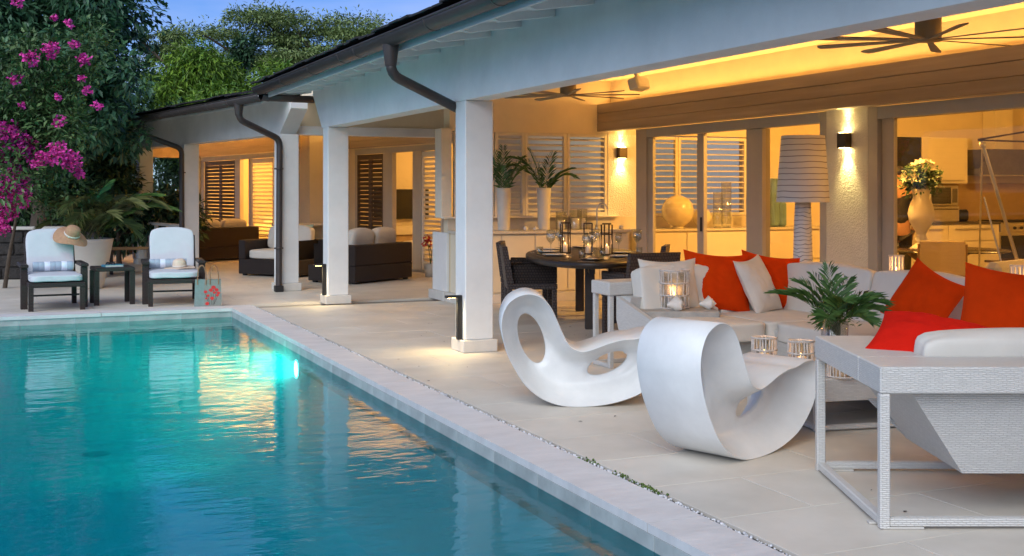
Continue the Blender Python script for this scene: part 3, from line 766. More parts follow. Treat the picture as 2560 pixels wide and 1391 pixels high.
hurricane('broad candle glass in the middle of the counter', 7.02, 14.12, .92, .085, .26, .15)
hurricane('candle glass nearest the tap on the counter', 7.16, 14.2, .92, .07, .27, .15)

def conch(label, loc, s_, rz, rx=0, group='white conch shells', seed=0):
    t = B(); rr = random.Random(seed); n = 18; vs = []; fs = []
    prof = [(0, -1), (.12, -.85), (.26, -.5), (.42, -.1), (.52, .15), (.46, .32), (.34, .42), (.36, .5), (.24, .62), (.25, .68), (.13, .82), (.12, .86), (0, 1.05)]
    for i, (r, z) in enumerate(prof):
        for k in range(n):
            a = 2 * pi * k / n + z * 1.2
            sp_ = 1 + (.30 if (k % 3 == 0 and .1 < z < .7) else 0) + .08 * rr.uniform(-1, 1) + .25 * max(0, cos(a)) * (z < .2)
            vs.append((z * .5, r * sp_ * cos(a) * .62, r * sp_ * sin(a) * .62))
    for i in range(len(prof) - 1):
        for k in range(n): fs.append((i * n + k, i * n + (k + 1) % n, (i + 1) * n + (k + 1) % n, (i + 1) * n + k))
    t.add([tuple(c * s_ for c in v) for v in vs], fs, True)
    o = t.build('conch_shell', M_['shell']); o.location = loc; o.rotation_euler = (rx, 0, rz)
    return tag(o, label, 'shell', group)
for k_, (x, l) in enumerate(((5.68, 'small shell at the outer end of the counter'), (6.22, 'small shell between the two palm vases'), (6.36, 'small flat shell left of the right palm vase'), (7.62, 'small shell right of the tap on the counter'))):
    conch('white ' + l, (x, 13.95, .945), .08, k_ * 1.3, .4, 'small shells on the outdoor counter', k_)

# ------------------------------------------------------------------ the angled wing beyond
def wt(name, label, cat, s=0, t=0, z=0, group=None, rz=0):
    """thing in wing coordinates: local x goes into the wing, local y along it"""
    x, y = wl(s, t); return thing(name, label, cat, (x, y, z), WA + rz, group)
def wcol(label, s, t=.15): x, y = wl(s, t); return column(label, (x, y, 0), WA, .27, .27)
wcol('white plaster column with the brown downpipe running down it', .12)
wcol('white plaster column behind the right lounger', 4.62)
wcol('shaded plaster column at the far end of the veranda behind the palm', 7.45)
wb = wt('veranda_beam', 'white plaster beam over the far wing with a chamfered end', 'beam')
B().prism([(.08, 2.25), (9.4, 2.25), (9.4, 2.78), (-.34, 2.78), (-.34, 2.60)], 0, .03, .28).build('beam_body', M_['white'], wb)
wr = wt('wing_roof', 'dark shingled roof over the far wing with a white soffit', 'roof')
B().prism([(-.70, 2.72), (-.70, 2.76), (5.5, 4.0), (8, 4.0), (8, 3.9), (5.5, 3.9)], 1, .2, 14.0).build('roof_slab', M_['shingle'], wr)
B().prism([(-.60, 2.655), (-.60, 2.668), (.06, 2.76), (.06, 2.745)], 1, -.3, 13.9).build('soffit', M_['white'], wr)
B().prism([(-.622, 2.60), (-.602, 2.60), (-.602, 2.73), (-.622, 2.73)], 1, -.9, 13.95).build('eave_board', M_['white'], wr)
b = B().box((-.09, 0, 0), (.34, .245, .016)); s0 = b.build('shingle', M_['shingle'], wr)
s0.location = (-.71, -.2, 2.765); s0.rotation_euler = (0, R(-11), 0)
rnd = random.Random(8); yy = .05
while yy < 11.5:
    copy_part(s0, (-.71 + rnd.uniform(-.03, .01), yy, 2.765 + rnd.uniform(0, .014)), (rnd.uniform(-.02, .02), R(-11) + rnd.uniform(-.03, .03), rnd.uniform(-.02, .02)))
    yy += .25
gx, gy = wl(-1.2, -.70)
gutter('roof_gutter', 'brown half round gutter along the wing roof edge', 15.05, [1.2, 2.1, 3.4, 4.7, 6.0, 7.3], (gx, gy, 2.70), WA)
gx, gy = wl(-1.2, -.74)
gutter('roof_gutter', 'short brown gutter return tucked under the main eave at the roof bend', .74, [.1], (gx, gy, 2.70), WA - pi / 2)
P = lambda s, t, z: (*wl(s, t), z)
downpipe('brown downpipe running down the front of the corner column', [P(-0.26, -.70, 2.66), P(-0.26, -.70, 2.48), P(-0.26, -.70, 2.42), P(-.045, -.02, 2.17), P(-.06, -.04, .05)], clamps=(1.75, .62), shoe=True)
downpipe('brown downpipe running down the column behind the right lounger', [P(4.60, -.70, 2.66), P(4.60, -.70, 2.48), P(4.60, -.70, 2.42), P(4.50, -.02, 2.17), P(4.46, -.03, .05)], clamps=(1.75, .62))
# wing ceiling and walls
wc = wt('wing_ceiling', 'warm lit sloping ceiling of the far wing', 'ceiling'); 
B().prism([(.281, 2.70), (3.8, 2.85), (3.8, 2.9), (.281, 2.75)], 1, .7, 12.2).build('ceiling_board', M_['ceil'], wc)
wf = wt('timber_fascia', 'honey timber fascia above the far bedroom doors', 'fascia')
for k_ in range(3): B().box((2.62, 5.62, 2.24 + .135 * k_), (2.66 + (.003 if k_ == 1 else 0), 12.2, 2.371 + .135 * k_), .003).build('plank', M_['plankw'], wf)
wf2 = wt('timber_fascia', 'timber fascia above the shuttered doors with a television inside', 'fascia')
for k_ in range(2): B().box((3.30, .6, 2.24 + .13 * k_), (3.34 + (.003 if k_ else 0), 5.49, 2.366 + .13 * k_), .003).build('plank', M_['plank'], wf2)
ww = wt('wing_wall', 'cream walls of the far wing around its doors', 'wall')
B().box((2.80, 5.50, 0), (3.62, 5.61, 2.9)).build('cross_wall', M_['wallin'], ww)
B().box((2.82, 5.62, 2.23), (2.92, 12.2, 2.9)).build('far_upper_wall', M_['ceil'], ww)
B().box((3.50, .2, 2.23), (3.60, 5.495, 2.9)).build('near_upper_wall', M_['ceil'], ww)
B().box((2.80, 5.62, 0), (2.92, 6.0, 2.229)).build('far_pier', M_['wallin'], ww)
B().box((3.50, 4.93, 0), (3.60, 5.495, 2.229)).build('near_pier', M_['wallin'], ww)
# end wall of the wing with a big garden opening
B().box((.28, 12.2, 0), (3.0, 12.32, .84)).build('end_wall', M_['wallin'], ww)
B().box((.28, 12.2, 2.22), (3.0, 12.32, 2.9)).build('end_head', M_['plankw'], ww)
B().box((2.62, 12.19, .84), (2.82, 12.33, 2.22)).build('end_jamb', M_['paintframe'], ww)
B().box((.25, 12.16, .841), (2.62, 12.36, .88), .004).build('end_sill', M_['slat'], ww)
# low ledge by the cross wall
lg = wt('wall_ledge', 'low pale slatted ledge against the yellow cross wall', 'ledge', 5.2, 2.2)
B().box((-.2, 0, .76), (1.3, .26, .80), .005).build('top', M_['slat'], lg)
for k_ in range(5): B().box((-.15 + k_ * .33, .05, 0), (-.09 + k_ * .33, .2, .759), .004).build('post', M_['slat'], lg)

def wing_doors(label, t_, bars, panes, shut, head, floor_s, nm='shuttered_door'):
    d = wt(nm, label, 'shuttered door', 0, t_)
    for (a, c) in bars: B().box((0, a, 0), (.09, c, 2.13), .004).build('stile', M_['paintframe'], d)
    B().box((0, head[0], 2.131), (.10, head[1], 2.229), .004).build('head_track', M_['greyframe'], d)
    B().box((0, floor_s[0], .001), (.11, floor_s[1], .05), .004).build('sill', M_['paintframe'], d)
    for (a, c) in panes: B().box((.045, a, .05), (.05, c, 2.13)).build('glass_pane', M_['glass'], d)
    for (a, c, n, m, tilt) in shut:
        B().box((.012, a, .06), (.05, a + .06, 2.12), .003).box((.012, c - .06, .06), (.05, c, 2.12), .003).box((.013, a + .06, .06), (.049, c - .06, .20), .003).box((.013, a + .06, 2.02), (.049, c - .06, 2.12), .003).build('shutter_frame', M_[m], d)
        s0 = B().box((-.042, a + .062, -.005), (.042, c - .062, .005), .004).build('slat', M_[m], d)
        for k in range(n):
            o = s0 if k == 0 else copy_part(s0)
            o.location = (.03, 0, .20 + 1.82 * (k + .5) / n); o.rotation_euler = (0, tilt, 0)
    return d
M_['slatdark'] = mat('brown louvre', (.11, .07, .036), .55, .1, 8)
wing_doors('brown shuttered doors and pale shutter either side of the gap showing a television', 3.5, [(2.25, 2.56), (3.35, 3.72), (1.42, 1.50), (4.85, 4.93)], [], [(3.73, 4.29, 22, 'slatdark', 1.0), (4.30, 4.85, 22, 'slatdark', 1.0), (1.51, 2.24, 22, 'slat', .55)], (1.42, 4.93), (1.42, 4.93))
wing_doors('brown shuttered doors beside the bright bedroom opening at the far end', 2.8, [(9.40, 9.72), (8.72, 8.86), (6.0, 6.1), (11.9, 12.1)], [], [(9.75, 10.75, 22, 'slatdark', .95), (10.76, 11.85, 22, 'slatdark', .95), (7.42, 8.70, 22, 'slat', .45), (6.11, 7.40, 22, 'slat', .45)], (6.0, 12.1), (6.0, 12.1))
# rooms behind
rm = wt('wing_room', 'warm lit rooms behind the wing doors', 'room')
for (s0_, s1_, t0, t1) in ((.3, 5.45, 3.62, 6.6), (5.65, 12.3, 2.95, 6.0)):
    b = B(); b.add([(t0, s0_, .01), (t1, s0_, .01), (t1, s1_, .01), (t0, s1_, .01)], [(0, 1, 2, 3)]); b.build('room_floor', M_['floorin'], rm)
    B().box((t1, s0_, 0), (t1 + .1, s1_, 2.8)).box((t0 + .1, s0_ - .05, 0), (t1, s0_, 2.8)).box((t0 + .1, s1_, 0), (t1, s1_ + .05, 2.8)).build('room_wall', M_['wallin'], rm)
    B().box((t0, s0_ - .05, 2.8), (t1 + .1, s1_ + .05, 2.85)).build('room_ceiling', M_['ceil'], rm)
for (s_, t_, e, l_) in ((3.2, 5.6, 60, 'round ceiling lamp in the room with the television'), (9.2, 4.2, 210, 'round ceiling lamp above the bed in the far bedroom'), (6.9, 4.2, 60, 'round ceiling lamp behind the far pale shutters')):
    x, y = wl(s_, t_)
    cl_ = thing('ceiling_lamp', l_, 'ceiling lamp', (x, y, 2.79), 0, 'ceiling lamps inside the wing rooms')
    B().lathe([(0, -.03), (.14, -.028), (.15, 0)], 20).build('diffuser', M_['emwarm'], cl_)
    light('POINT', 'lamp_light', (0, 0, -.12), e * .7, (1, .52, .12), cl_, .12)
# veranda lamp light under the wing ceiling (recessed strip behind the honey fascia)
cw = wt('cove_light', 'warm strip light tucked above the honey timber fascia', 'strip light', 9, 2.74, 2.62)
B().box((-.03, -3, -.02), (.03, 3, 0)).build('strip_body', M_['paintframe'], cw)
light('AREA', 'cove_strip', (0, 0, .012), 45, WARM, cw, .05, 6, aim=(-.6, 0, 1))
cw = wt('cove_light', 'warm strip light tucked above the shorter timber fascia', 'strip light', 3, 3.42, 2.52)
B().box((-.03, -2.2, -.02), (.03, 2.2, 0)).build('strip_body', M_['paintframe'], cw)
light('AREA', 'cove_strip', (0, 0, .012), 14, WARM, cw, .05, 4.4, aim=(-.6, 0, 1))
# television, its shelf and a white pouf seen through the gap
tv = wt('television', 'dark flat television inside the shuttered room', 'television', 5.40, 4.75, .86)
B().box((-.62, -.05, 0), (.62, -.005, .60), .01).build('screen', M_['darkglass'], tv)
B().box((-.2, -.004, .2), (.2, .03, .45)).build('wall_bracket', M_['black'], tv)
tb = wt('media_shelf', 'pale shelf with drawers under the television', 'shelf', 5.40, 4.9)
B().box((-1.2, -.42, .55), (1.2, .03, .72), .01).build('shelf_board', M_['cab'], tb)
B().box((-1.1, -.38, 0), (1.1, .03, .549), .01).build('drawer_unit', M_['plankw'], tb)
pf = wt('pouf', 'round white pouf inside the shuttered room', 'pouf', 4.45, 4.6)
B().soft(.62, .62, .42, 5, 8, .01, 3, c=(0, 0, .22)).build('seat', M_['fabw'], pf)
bd = wt('bed', 'bed with white linen in the bright far bedroom', 'bed', 11.2, 4.3)
B().box((-1.0, -.9, 0), (1.0, .9, .35), .02).build('base', M_['plankw'], bd)
B().soft(2.0, 1.8, .28, 7, 9, .01, 1, c=(0, 0, .48)).build('mattress', M_['bedlinen'], bd)
B().pillow(.7, .45, .18, 4, M=T((.2, .5, .72), R(-70))).build('bed_pillow', M_['fabw'], bd)

# wing lounge seating: dark rattan
def rattan(label, loc, rz, w_, d_, backs, cush, h=.62, group='dark rattan lounge seats', arm=True):
    t = thing('rattan_sofa', label, 'sofa', loc, rz, group)
    B().box((-w_ / 2, -d_ / 2, .03), (w_ / 2, d_ / 2, .28), .01).build('base', M_['weaved'], t)
    B().box((-w_ / 2, d_ / 2 - .16, .281), (w_ / 2, d_ / 2, h), .012).build('backrest', M_['weaved'], t)
    if arm:
        for s_ in (-1, 1): B().box((s_ * w_ / 2, -d_ / 2, .281), (s_ * (w_ / 2 - .14), d_ / 2 - .161, h), .012).build('armrest', M_['weaved'], t)
    iw = w_ - (.30 if arm else .02)
    n = cush
    for k in range(n):
        cx = -iw / 2 + iw * (k + .5) / n
        B().soft(iw / n - .01, d_ - .2, .16, 7, 8, .006, k, c=(cx, -.09, .36)).build('seat_cushion', M_['fabw'], t)
        if backs: B().soft(iw / n - .03, .18, .40, 6, 8, .008, k + 5, M=T((cx, d_ / 2 - .27, .62), R(-10))).build('back_cushion', M_['fabw'], t)
    for s_ in (-1, 1):
        for q in (-1, 1): B().box((s_ * (w_ / 2 - .08) - .03, q * (d_ / 2 - .08) - .03, 0), (s_ * (w_ / 2 - .08) + .03, q * (d_ / 2 - .08) + .03, .029)).build('foot', M_['black'], t)
    return t
x, y = wl(3.05, 1.30)
rattan('dark rattan armchair with cream cushions behind the downpipe column', (x, y, 0), WA + R(-60), 1.25, .9, True, 1, .60)
tag(B().pillow(.42, .42, .14, 6).build('sage_pillow', M_['sage']), 'sage green pillow in the armchair behind the downpipe column', 'pillow')
pg = bpy.data.objects['sage_pillow']; px, py = wl(3.1, 1.62); pg.location = (px, py, .66); pg.rotation_euler = (R(-18), 0, WA + R(-50))
x, y = wl(1.2, 1.85)
rattan('dark rattan sofa showing its back, behind the middle column', (x, y, 0), WA + R(205), 1.45, .95, True, 2, .60)
x, y = wl(8.0, 1.75)
rattan('dark rattan sofa showing its back, beyond the right lounger', (x, y, 0), WA + R(192), 1.55, .95, True, 2, .68)
x, y = wl(11.2, 1.3)
rattan('dark rattan bench with yellow lit cushions under the garden opening', (x, y, 0), WA, 2.2, .8, True, 3, .6)
# railing and low garden wall at the left
rl = wt('veranda_rail', 'pale timber rail between the far columns behind the loungers', 'railing', 5.0, .12)
B().box((-.06, -.2, .78), (.06, 4.4, .83), .006).build('top_rail', M_['railpaint'], rl)
b0 = B().box((-.03, 0, .06), (.03, .06, .779), .004).build('baluster', M_['railpaint'], rl); b0.location = (0, 0, 0)
for k_ in range(1, 6): copy_part(b0, (0, .75 * k_, 0))
gw = thing('garden_wall', 'low dark stone garden wall with a pale cap behind the left lounger', 'wall', (-.6, 20.6, 0), R(-14))
B().box((-9, .25, 0), (2.0, .55, .80), .01).build('stone_body', M_['stonewall'], gw)
rs = random.Random(4)
for r_ in range(4):
    xx = -2.6 - (.2 if r_ % 2 else 0)
    while xx < 1.9:
        l_ = rs.uniform(.28, .55); B().box((xx + .012, .235 - rs.uniform(0, .02), .012 + r_ * .196), (min(xx + l_, 1.99) - .012, .249, .184 + r_ * .196), .012).build('stone', M_['stonewall'], gw); xx += l_
B().box((-9, .18, .801), (2.05, .6, .85), .01).build('cap', M_['railpaint'], gw)
# dark timber bench and low table beyond the rail
bn = thing('garden_bench', 'dark timber bench with a patterned cushion behind the potted palm', 'bench', (2.05, 21.3, 0), R(-5))
for s_ in (-.35, .35):
    B().box((s_ - .03, -.2, 0), (s_ + .03, .2, .42), .005).build('leg', M_['tabledark'], bn)
for k_ in range(4): B().box((-.5, -.22 + k_ * .115, .421), (.5, -.12 + k_ * .115, .455), .005).build('seat_board', M_['chairwood'], bn)

# ------------------------------------------------------------------ white woven sofas
def strut(b, p, q, r=.017): b.tube([p, q], r, 4, False)
SOFA_G = 'white woven sofa sections'
# corner sofa: long side faces the camera, short side runs along the doors
so = thing('corner_sofa', 'large white woven corner sofa with off white cushions in front of the doors', 'sofa', (0, 0, 0))
RZ = .70
b = B(); b.box((4.50, 8.44, RZ - .11), (6.72, 8.76, RZ), .008).box((6.40, 4.6, RZ - .11), (6.72, 8.438, RZ), .008)
b.build('woven_rim', M_['weavew'], so)
b = B(); b.prism([(4.62, .38), (4.62, .30), (4.95, .14), (6.3, .14), (6.3, .38)], 1, 7.62, 8.30)
b.box((5.42, 4.7, .14), (6.40, 7.60, .38), .01)
b.build('woven_seat_shell', M_['weavew'], so)
b = B(); b.prism([(8.43, .589), (8.43, .385), (8.30, .385), (8.26, .589)], 0, 4.60, 6.4); b.prism([(6.395, .589), (6.395, .385), (6.22, .385), (6.18, .589)], 1, 4.7, 8.4)
b.build('woven_back_shell', M_['weavew'], so)
b = B(); b.prism([(8.30, .14), (7.62, .14), (7.62, .383), (8.43, .588), (8.43, .40)], 0, 4.56, 4.60); b.build('woven_side_panel', M_['weavew'], so)
for (x, y) in ((4.53, 8.73), (6.69, 8.73), (6.69, 4.63), (4.53, 8.47), (6.69, 6.7)):
    B().box((x - .02, y - .02, 0), (x + .02, y + .02, RZ - .111), .004).build('leg', M_['weavew'], so)
B().box((4.552, 8.71, .001), (6.668, 8.75, .035), .004).build('floor_rail', M_['weavew'], so)
B().box((4.511, 8.492, .001), (4.549, 8.708, .035), .004).build('floor_rail', M_['weavew'], so)
B().box((6.67, 4.652, .001), (6.71, 8.708, .035), .004).build('floor_rail', M_['weavew'], so)
for k_, (a, c) in enumerate(((4.62, 5.36), (5.37, 6.24))):
    B().soft(c - a, .88, .15, 16, 14, .006, k_, c=((a + c) / 2, 7.92, .445 - .09 + .01)).build('seat_cushion', M_['fabw'], so)
for k_, (a, c) in enumerate(((4.62, 6.1), (6.11, 7.47))):
    B().soft(.86, c - a, .15, 16, 14, .006, k_ + 3, c=(5.83, (a + c) / 2, .365)).build('seat_cushion', M_['fabw'], so)
for k_, (a, c) in enumerate(((4.70, 5.40), (5.42, 6.10))):
    B().soft(c - a, .17, .42, 16, 14, .006, k_ + 8, M=T(((a + c) / 2, 8.33, .60), R(-14))).build('back_cushion', M_['fabw'], so)
for k_, (a, c) in enumerate(((5.0, 6.12), (6.14, 7.18), (7.2, 8.28))):
    B().soft(.17, c - a, .44, 16, 14, .006, k_ + 14, M=T((6.14, (a + c) / 2, .60), 0, R(13))).build('back_cushion', M_['fabw'], so)

# foreground sofa seen from behind, square to the camera
fx, fy = cf(1.57, 5.02)
fs = thing('woven_sofa', 'white woven sofa at the right front, seen from behind, on a thin leg frame', 'sofa', (fx, fy, 0), -TH)
FW, FD = 2.3, 1.08
b = B(); b.box((0, 0, .58), (FW, .32, .695), .006).box((0, .3205, .58), (.30, FD, .695), .006).box((FW - .3, .3205, .58), (FW, FD, .695), .006).build('woven_rim', M_['weavew'], fs)
# hanging seat bucket (tapered)
b = B(); tp = [(.16, .10), (FW - .16, .10), (FW - .16, 1.02), (.16, 1.02)]; bt = [(.43, .21), (FW - .43, .21), (FW - .43, .95), (.43, .95)]
vs_ = [(x, y, .579) for x, y in tp] + [(x, y, .19) for x, y in bt]
b.add(vs_, [(0, 1, 5, 4), (1, 2, 6, 5), (3, 0, 4, 7), (4, 5, 6, 7)])
b.add([(.43, .95, .19), (FW - .43, .95, .19), (FW - .25, 1.02, .38), (.25, 1.02, .38)], [(0, 1, 2, 3)])
b.add([(.3, .33, .40), (FW - .3, .33, .40), (FW - .3, 1.02, .38), (.3, 1.02, .38)], [(0, 1, 2, 3)])
b.build('woven_seat_shell', M_['weavew'], fs)
for (x, y) in ((.022, .022), (FW - .022, .022), (.022, FD - .022), (FW - .022, FD - .022)):
    B().box((x - .022, y - .022, .001), (x + .022, y + .022, .579), .005).build('leg', M_['weavew'], fs)
for (a, c) in (((.045, .002, .012), (FW - .045, .042, .050)), ((.045, FD - .042, .012), (FW - .045, FD - .002, .050)), ((.002, .045, .012), (.042, FD - .045, .050)), ((FW - .042, .045, .012), (FW - .002, FD - .045, .050))):
    B().box(a, c, .005).build('floor_rail', M_['weavew'], fs)
for (x, y, l) in ((.10, .022, .09), (.0215, .10, .045), (.10, FD - .022, .09)):
    B().box((x - l, y - .02, 0), (x + l, y + .02, .011), .003).build('glide', M_['railpaint'], fs)
B().soft(1.75, .17, .40, 14, 14, .008, 3, M=T((1.18, .43, .585), R(10))).build('back_cushion', M_['fabw'], fs)
B().soft(1.66, .66, .15, 9, 10, .006, 5, c=(1.15, .70, .475)).build('seat_cushion', M_['fabw'], fs)

# scatter cushions
def cushion(nm, label, m, X, Y, z, w_, h_, t_, lean, yaw, seed, roll=0):
    x, y = cf(X, Y); o = B().pillow(w_, h_, t_, seed).build(nm, M_[m]); o.location = (x, y, z)
    o.rotation_mode = 'ZYX' if False else 'XYZ'
    o.matrix_world = T((x, y, z), 0, 0, yaw - TH) @ Matrix.Rotation(-lean, 4, 'X') @ Matrix.Rotation(roll, 4, 'Y')
    return tag(o, label, 'cushion', 'scatter cushions on the white sofas')
cushion('linen_cushion', 'pale linen cushion at the left end of the corner sofa behind the candle lantern', 'linen', 1.29, 9.62, .665, .50, .47, .17, R(20), R(12), 1)
cushion('orange_cushion', 'orange cushion between the two pale linen cushions', 'orange', 1.70, 9.78, .69, .56, .52, .18, R(22), R(6), 2, R(5))
cushion('linen_cushion', 'pale linen cushion tilted between the two orange cushions', 'linen', 2.03, 9.72, .665, .36, .50, .16, R(24), R(40), 3, R(-8))
cushion('orange_cushion', 'orange cushion right of the tilted linen cushion, near the striped lamp', 'orange', 2.20, 9.98, .675, .54, .50, .17, R(22), R(14), 4, R(9))
cushion('orange_cushion', 'tilted orange cushion against the sofa side by the doors, behind the red cushion', 'orange', 2.80, 8.0, .70, .48, .46, .17, R(24), R(-50), 5, R(24))
cushion('orange_cushion', 'large orange cushion at the right picture edge', 'orange', 2.82, 6.62, .735, .60, .58, .18, R(20), R(-30), 6, R(5))
cushion('red_cushion', 'bright red cushion lying on the right front sofa arm', 'red', 1.99, 5.62, .735, .52, .40, .17, R(66), R(-16), 7, R(16))

# grey tray board on the corner sofa with lantern and shells
tx, ty = cf(1.32, 9.42)
tr = thing('tray_table', 'low grey stone tray slab at the left end of the corner sofa', 'tray', (tx, ty, .435), -TH)
B().box((-.31, -.20, 0), (.31, .20, .062), .008).build('slab', M_['conc'], tr)

def stick_lantern(label, loc, r, h, seed, rows=3, cat='lantern', group='willow stick candle lanterns'):
    t = thing('stick_lantern', label, cat, loc, 0, group); rr = random.Random(seed); b = B()
    n = 22
    for q in range(rows):
        z0, z1 = h * q / rows, h * (q + 1) / rows
        for k in range(n):
            a = 2 * pi * (k + rr.uniform(-.25, .25)) / n; a2 = a + rr.uniform(-.08, .08)
            if rr.random() < .1: continue
            b.tube([(r * cos(a), r * sin(a), z0 + .004), (r * cos(a2), r * sin(a2), z1 - .002)], rr.uniform(.0035, .006), 5)
    b.build('willow_stick', M_['twig'], t)['kind'] = 'stuff'
    for q in range(rows + 1):
        B().tube([((r + .003) * cos(2 * pi * k / 16), (r + .003) * sin(2 * pi * k / 16), .006 + (h - .012) * q / rows + rr.uniform(-.003, .003)) for k in range(17)], .006, 5).build('willow_ring', M_['twig'], t)
    B().lathe([(r * .80, .006), (r * .80, h * .92), (r * .78, h * .92), (r * .78, .008), (0, .008)], 22).build('glass_cylinder', M_['crystal'], t)
    cd = B().lathe([(0, .010), (r * .45, .010), (r * .45, h * .34), (0, h * .34)], 16).build('candle', M_['wax'], t)
    B().lathe([(0, h * .34 + .002), (.005, h * .34 + .008), (.004, h * .34 + .016), (0, h * .34 + .028)], 8).build('flame', M_['flame'], cd)
    light('POINT', 'candle_light', (0, 0, h * .34 + .05), .18, (1, .5, .18), t, .02)
    return t
lx, ly = cf(1.31, 9.50)
stick_lantern('tall willow stick candle lantern on the grey tray', (lx, ly, .498), .118, .31, 1)
sx_, sy_ = cf(1.29, 9.28); conch('white spiky conch shell in front of the tall lantern on the tray', (sx_, sy_, .545), .17, -TH + .5, .3, 'conch shells on the grey tray', 31)
sx_, sy_ = cf(1.56, 9.40); conch('white spiky conch shell at the right end of the tray', (sx_, sy_, .54), .15, -TH + .25, .2, 'conch shells on the grey tray', 32)

# coffee table with lanterns and palm
cx_, cy_ = cf(2.05, 7.55)
ctb = thing('coffee_table', 'low square white woven coffee table in front of the corner sofa', 'coffee table', cf(1.815, 7.03) + (0,), -TH + R(14))
B().box((-.004, -.004, .18), (.95, .95, .318), .006).build('woven_top', M_['weavew'], ctb)
for (x, y) in ((.022, .022), (.924, .022), (.022, .924), (.924, .924)):
    B().box((x - .022, y - .022, .001), (x + .022, y + .022, .179), .005).build('leg', M_['weavew'], ctb)
for (a, c) in (((.045, .004, .008), (.901, .04, .036)), ((.045, .906, .008), (.901, .942, .036)), ((.004, .045, .008), (.04, .901, .036)), ((.906, .045, .008), (.942, .901, .036))):
    B().box(a, c, .004).build('floor_rail', M_['weavew'], ctb)
for (X, Y, l, s_) in ((1.60, 7.75, 'short willow stick lantern at the back left of the coffee table', 41), (1.80, 7.58, 'short willow stick lantern in the middle of the coffee table row', 42), (1.93, 7.12, 'short willow stick lantern nearest the right front sofa', 43)):
    x, y = cf(X + .06, Y); stick_lantern(l, (x, y, .3185), .080, .165, s_, 2)
x, y = cf(2.06, 7.52)
pv = thing('palm_vase', 'glass vase of green palm leaves on the coffee table', 'vase', (x, y, .3185))
B().lathe([(.0, .004), (.075, .004), (.08, .0), (.088, .30), (.084, .30), (.076, .012), (0, .012)], 24).build('vase', M_['crystal'], pv)
b = B(); rr = random.Random(3)
for k in range(26):
    a = rr.random() * 6.28; q = rr.uniform(.01, .06); b.tube([(q * cos(a), q * sin(a), .015), (q * .8 * cos(a + .5), q * .8 * sin(a + .5), .34)], .004, 5)
b.build('stems', M_['stem'], pv)['kind'] = 'stuff'
rr = random.Random(12)
for k, (az, ln, li, drp) in enumerate(((1.2, .55, 1.35, .5), (-.2, .5, .95, 1.2), (3.0 - TH, .62, .75, .9), (3.3 - TH, .50, .95, .9), (2.2, .5, 1.1, .8), (4.3, .45, 1.0, 1.2), (5.4, .5, .9, 1.3), (-.5, .46, .7, 1.3), (.5, .5, 1.15, .8), (1.8, .48, 1.25, .6), (5.0, .36, .6, 1.3), (3.8, .38, .6, 1.4))):
    frond(B(), (.02 * cos(az), .02 * sin(az), .27), az, ln * .70, min(li + .12, 1.5), drp * .75, 22, .125, .0030, 60 + k, .5, .003).build('palm_frond', M_['palm'], pv)
b = B()
for k in range(900):
    a = rr.random() * 6.28; r_ = abs(rr.gauss(0, .065)); z = .30 + rr.random() * .16 - r_ * .3; e = V((rr.gauss(0, 1), rr.gauss(0, 1), rr.gauss(0, .7))).normalized(); l = rr.uniform(.02, .05); s_ = e.orthogonal().normalized() * .005
    p = V((r_ * cos(a), r_ * sin(a), z)); b.add([p, p + e * l * .5 + s_, p + e * l, p + e * l * .5 - s_], [(0, 1, 2, 3)])
b.build('filler_leaves', M_['palm'], pv)['kind'] = 'stuff'

# white slatted lanterns on the rear rim of the sofa
def slat_lantern(label, X, Y, z):
    x, y = cf(X, Y); t = thing('slat_lantern', label, 'lantern', (x, y, z), 0, 'white slatted candle lanterns')
    s0 = B().box((-.008, -.004, .02), (.008, .004, .21), .002).build('slat', M_['slat'], t)
    for k in range(12):
        a = 2 * pi * k / 12; o = s0 if k == 0 else copy_part(s0)
        o.location = (.055 * cos(a), .055 * sin(a), 0); o.rotation_euler = (0, 0, a + pi / 2)
    B().lathe([(0, .0), (.064, .0), (.064, .02), (0, .02)], 18).build('base', M_['slat'], t)
    B().lathe([(.048, .205), (.064, .205), (.064, .215), (.048, .215)], 18).build('top_ring', M_['slat'], t)
    cd = B().lathe([(0, .021), (.03, .021), (.03, .08), (0, .08)], 14).build('candle', M_['wax'], t)
    B().lathe([(0, .082), (.007, .092), (.005, .104), (0, .12)], 8).build('flame', M_['flame'], cd)
    light('POINT', 'candle_light', (0, 0, .14), .2, (1, .5, .18), t, .02)
slat_lantern('white slatted lantern on the sofa rim left of the tilted orange cushion', 3.14, 9.62, .702)
slat_lantern('white slatted lantern on the sofa rim at the right picture edge', 3.60, 8.36, .702)

